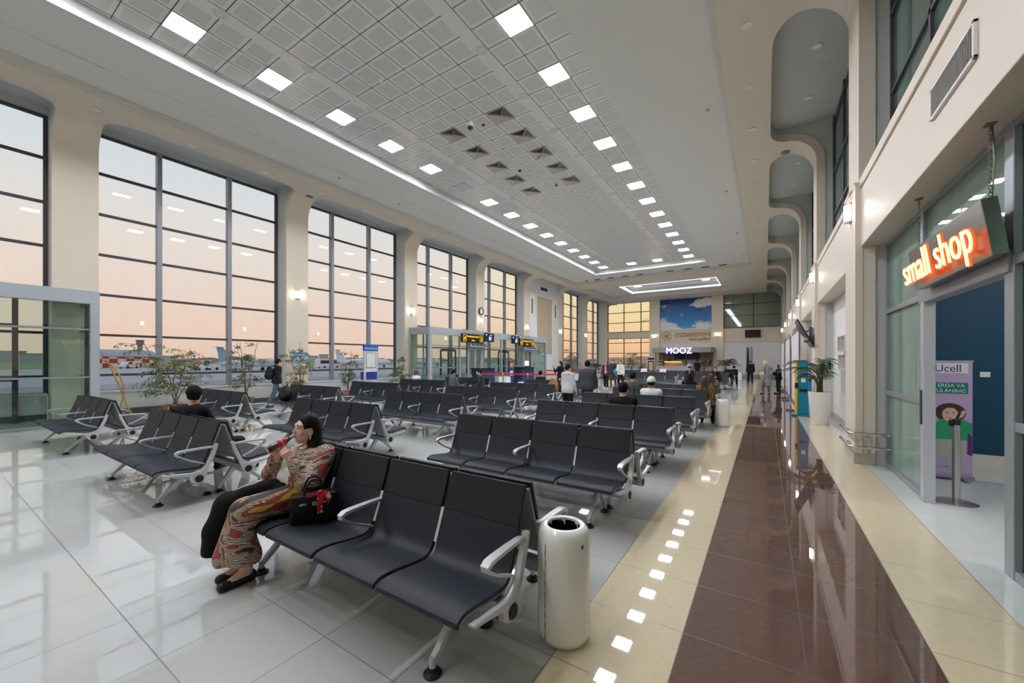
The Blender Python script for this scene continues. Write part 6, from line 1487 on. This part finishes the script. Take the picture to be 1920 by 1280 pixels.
def tors(s, g):
    s.cone(pel+V3(-.08, 0, 0), pel+V3(.08, 0, 0), .115+g); s.cone(belly+V3(-.07, 0, 0), belly+V3(.07, 0, 0), .115+g); s.cone(ches+V3(-.085, -.01, 0), ches+V3(.085, -.01, 0), .11+g)
    for q in (-1, 1): s.ell(ches+V3(q*.075, -.085, -.005), (.07+g, .065+g, .065+g)); s.cone(neckb-V3(0, 0, .05), sh[q], .045+g, .055+g)
    s.cone(ches+V3(0, .02, .06), neckb-V3(0, 0, .03), .08+g, .055+g)
s = SDF(.03); tors(s, 0); s.cone(neckb-V3(0, 0, .03), hc+V3(0, .025, -.06), .05, .05)
for q in (-1, 1):
    s.cone(sh[q], el[q], .05, .042); s.cone(el[q], wr[q], .042, .026); s.cone(hip[q], kn[q], .085, .06); s.cone(kn[q], an[q], .056, .036); s.cone(an[q], toe[q], .034, .024)
W = head_parts(t, s, hc, Rh, 1.0, None, HAIRB, SKIN, res=.008)
bt0 = W(0, -.099, -.057); bt1 = bt0+V3(-.006, -.208, -.080)   # bottle mouth and base
bd = unit(bt1-bt0)
extra = [hand_sdf(wr[1], unit(w(-3.235, 1.63, .952)-wr[1]), V3(-.95, .1, .1), V3(-.2, .75, .6), 52, .95), hand_sdf(wr[-1], unit(w(-3.345, 1.59, .972)-wr[-1]), V3(.95, .0, -.1), V3(.2, .8, .5), 50, .95)]
s.build('body', SKIN, t, .009, extra)
# hair
h = SDF(.025); h.ell(W(0, .018, .022), (.087, .098, .113), Rh); h.ell(W(0, .04, -.03), (.086, .075, .11), Rh)
h.cone(W(.035, .045, -.02), W(.055, .07, -.16), .055, .06); h.cone(W(-.03, .05, -.02), W(-.04, .08, -.16), .055, .06); h.cone(W(.055, .07, -.16), w(-3.195, 2.03, .885), .062, .05); h.cone(W(-.04, .08, -.16), w(-3.38, 2.03, .885), .06, .045); h.cone(W(.0, .085, -.15), w(-3.28, 2.04, .88), .06, .045)
h.ell(W(0, -.105, -.045), (.076, .078, .125), Rh, 's', .012)
for q in (-1, 1): h.ell(W(q*.088, -.028, -.045), (.028, .05, .075), Rh, 's', .012)
h.build('hair', HAIRB, t, .009)
# white T-shirt, open patterned jacket, wide patterned and black trouser legs
g = SDF(.03); tors(g, .007); g.cone(neckb+V3(0, -.03, .02), hc+V3(0, .0, -.02), .06, .06, 's', .01); g.build('t_shirt', C('tee_white', (224, 226, 228)), t, .011)
g = SDF(.03); tors(g, .024)
for q in (-1, 1):
    g.cone(sh[q], el[q], .084, .088); m = el[q]*.35+wr[q]*.65; g.cone(el[q], m, .086, .056); g.cone(m, wr[q]-unit(wr[q]-el[q])*.012, .056, .046)
    g.cone(pel+V3(q*.12, -.02, .03), pel+V3(q*.13, -.06, -.04), .07, .06)
g.cone(w(-3.33, 1.60, .52), w(-3.325, 1.70, .93), .135, .075, 's', .015); g.cone(w(-3.33, 1.45, .56), w(-3.33, 1.60, .60), .12, .13, 's', .015)
g.cone(neckb+V3(0, -.05, .02), hc+V3(0, .0, -.02), .07, .065, 's', .012); g.build('jacket', IKAT, t, .011)
g = SDF(.03); g.cone(pel+V3(.04, .0, -.02), pel+V3(.10, -.01, -.02), .115); g.cone(hip[1], kn[1]+V3(0, 0, .01), .115, .098); g.cone(kn[1]+V3(0, .0, .0), w(-3.235, 1.33, .36), .098, .10); g.cone(w(-3.235, 1.33, .36), w(-3.24, 1.365, .20), .10, .115)
g.cone(kn[1]+V3(-.06, 0, 0), w(-3.33, 1.30, .20), .08, .10); g.ell(w(-3.27, 1.34, .05), (.26, .2, .125), None, 's', .012)
g.build('trouser_leg', IKAT, t, .011)
g = SDF(.03); g.cone(pel+V3(-.10, .0, -.02), pel+V3(.02, -.10, .0), .12, .11); g.cone(hip[-1], kn[-1], .12, .10); g.cone(kn[-1], w(-3.49, 1.29, .36), .10, .09); g.cone(w(-3.49, 1.29, .36), w(-3.50, 1.28, .22), .09, .09); g.ell(w(-3.50, 1.30, .10), (.2, .2, .10), None, 's', .012)
g.cone(w(-3.40, 1.66, .60), w(-3.42, 1.45, .60), .07, .06)
g.build('black_robe', C('robe_black', (12, 12, 14)), t, .011)
for q in (-1, 1):
    g = SDF(.012); a, o_ = an[q], toe[q]; g.cone((a[0], a[1]+.03, .032), o_+V3(0, -.004, .004), .036, .034); g.cone((a[0], a[1]+.035, .05), (a[0], a[1]+.03, .03), .03, .034); g.ell(a+V3(0, -.045, .03), (.03, .05, .035), None, 's', .008); sh_ = g.build('shoe', mat('flat_black', (18, 18, 20), .5), t, .007)
    b = MB(); c_ = o_+V3(0, .035, .032); b.ell(tuple(c_+V3(-.012, 0, 0)), (.013, .008, .007), 8, 6); b.ell(tuple(c_+V3(.012, 0, 0)), (.013, .008, .007), 8, 6); b.build('bow', mat('flat_black'), sh_, smooth=70)
# watch and earring
wp = wr[1]-unit(wr[1]-el[1])*.004; fdir = unit(wr[1]-el[1]); aa, bb = frame_from(Vector(fdir))
MB().tube([tuple(Vector(wp)+(aa*math.cos(q)+bb*math.sin(q))*.031) for q in [2*math.pi*i/20 for i in range(20)]], .006, 6, closed=True).build('watch_strap', STEEL, t, smooth=60)
wn3 = Vector((.75, -.6, .1)).normalized(); wn3 = (wn3-Vector(fdir)*wn3.dot(Vector(fdir))).normalized()
MB().lathe([(0, 0), (.016, 0), (.016, .007), (0, .009)], 18, tuple(Vector(wp)+wn3*.027), wn3.to_track_quat('Z', 'Y').to_matrix()).build('watch_case', mat('watch_face', (222, 224, 226), .2, .3), t, smooth=40)
b = MB(); 
for i in range(5): b.ell(tuple(W(.079, -.004+.004*(i % 2), -.03-.011*i)), (.007, .007, .007), 8, 6)
b.build('earring', mat('earring_pearl', (232, 226, 210), .2), t, smooth=70)
# glass cola bottle in her hands
bo = thing('bottle', 'glass bottle of dark cola with red label held to the seated woman\'s mouth', 'bottle', tuple(bt0+WL))
Mb = Vector(-bd).to_track_quat('Z', 'Y').to_matrix()   # +Z of the bottle points at the mouth
GB = mat('bottle_glass', (150, 110, 100), .05, spec=.6, coat=.5); 
def lathe_b(pr, m, nm, n=28): return MB().lathe(pr, n, (0, 0, 0), Mb).build(nm, m, bo, smooth=45)
Lb = float(np.linalg.norm(bt1-bt0))
lathe_b([(0, -Lb), (.026, -Lb), (.030, -Lb+.012), (.031, -Lb+.04), (.027, -Lb+.075), (.029, -Lb+.10), (.031, -Lb+.125), (.029, -Lb+.145), (.018, -Lb+.172), (.0145, -Lb+.185)], mat('cola', (36, 12, 10), .06, spec=.7, coat=.8), 'glass_body')
lathe_b([(.0145, -Lb+.185), (.0125, -.022), (.0122, -.006), (.0135, -.004), (.0135, .0), (.011, .0)], GB, 'neck')
lathe_b([(.0305, -Lb+.085), (.0318, -Lb+.10), (.0325, -Lb+.125), (.0305, -Lb+.146)], mat('label_red', (196, 26, 34), .35), 'paper_label')
# white script on the label, wrapped round the glass
mb = text_mb('Coca-Cola', .03, .0008, sx=.9, shear=.3)
cl_ = Mb.transposed() @ Vector((3.295, -1.7, .6)); ph0 = math.atan2(cl_.y, cl_.x)
mb.v = [tuple(Mb @ Vector((.0335*math.cos(ph0+px/.0335), .0335*math.sin(ph0+px/.0335), -Lb+.106+pz))) for px, py, pz in mb.v]
rotq = Matrix.Rotation(0, 3, 'Z'); mb.build('label_script', PANELW, bo)
# phone on her lap
ph = thing('phone', 'phone in a pale patterned case lying on the seated woman\'s lap', 'phone', (-3.465, 1.49, .650), R(20)); MB().box((0, 0, 0), (.075, .15, .010), M=Matrix.Rotation(R(8), 3, 'X')).build('case', mat('phone_case', (128, 120, 128), .4), ph, bev=.004)
MB().box((0, .02, .0056), (.06, .05, .001), M=Matrix.Rotation(R(8), 3, 'X')).build('case_print', mat('phone_print', (206, 190, 192), .4), ph)
# black handbag with red scarf
hb = thing('handbag', 'black structured handbag with a red scarf tied to it on the bench seat', 'handbag', (-2.90, 1.70, .432), R(64))
LEA = mat('black_leather', (14, 14, 16), .38, bump=(120, .08))
MB().prism([(-.165, 0), (.165, 0), (.15, .205), (-.15, .205)], 'y', -.075, .075).build('body', LEA, hb, bev=.012)
MB().prism([(-.158, .10), (.158, .10), (.152, .212), (-.152, .212)], 'y', -.082, -.074).build('flap', LEA, hb, bev=.004)
for yy in (-.05, .05):
    MB().tube([(.07*math.cos(q)*1.0, yy, .19+.13*math.sin(q)) for q in [math.pi*i/14 for i in range(15)]], .008, 8).build('handle', LEA, hb, smooth=60)
SIL = mat('bag_silver', (206, 208, 206), .25, .8)
b = MB(); b.bx(-.10, -.055, -.087, -.082, .145, .160); b.bx(.055, .10, -.087, -.082, .145, .16); b.build('clasp', SIL, hb, bev=.002); MB().bx(-.016, .016, -.090, -.082, .135, .165).build('lock', SIL, hb, bev=.002)
SCF = NT('red_scarf'); SCF.base(SCF.mix(SCF.math('GREATER_THAN', SCF.noise(SCF.obj(), 22, 1), .62), lin((196, 28, 40)), lin((226, 214, 206)))); SCF.set(Roughness=.5)
b = MB(); b.bar([(.03, -.09, .235), (.035, -.105, .19), (.03, -.10, .13), (.035, -.098, .075)], [.03, .045, .04, .035], .004, (1, 0, 0)); b.bar([(.04, -.09, .235), (.075, -.108, .215), (.10, -.104, .17), (.085, -.098, .13)], [.03, .045, .04, .02], .004, (.7, 0, .7)); b.bar([(.03, -.088, .225), (-.02, -.092, .215), (-.06, -.09, .22)], [.02, .022, .03], .006, (0, 0, 1)); b.ell((.035, -.09, .232), (.018, .014, .014), 10, 6)
b.build('scarf', SCF.m, hb, smooth=50)
# black backpack on a window-side bench and a paper bag
s = SDF(.05); s.ell((0, .02, .23), (.21, .15, .24)); s.ell((0, -.11, .15), (.14, .07, .12))
bk = thing('backpack', 'large black backpack standing on a window-side bench seat', 'backpack', (-11.95, 6.13, .43)); s.build('bag', mat('backpack_black'), bk, .02); MB().tube([(-.05, .05, .44), (-.03, .05, .49), (.03, .05, .49), (.05, .05, .44)], .012, 8).build('handle', mat('backpack_black'), bk, smooth=60)
pb = thing('paper_bag', 'brown paper bag standing on a middle bench beside the boy', 'bag', (-6.5, 12.85, .43)); MB().prism([(-.19, 0), (.19, 0), (.17, .35), (.06, .55), (-.06, .55), (-.17, .35)], 'y', -.09, .09).build('bag', mat('kraft', (164, 126, 90), .8, bump=(30, .4)), pb, bev=.01)
MB().tube([(-.05, 0, .54), (-.05, 0, .62), (.05, 0, .62), (.05, 0, .54)], .008, 6).build('handle', mat('kraft'), pb)
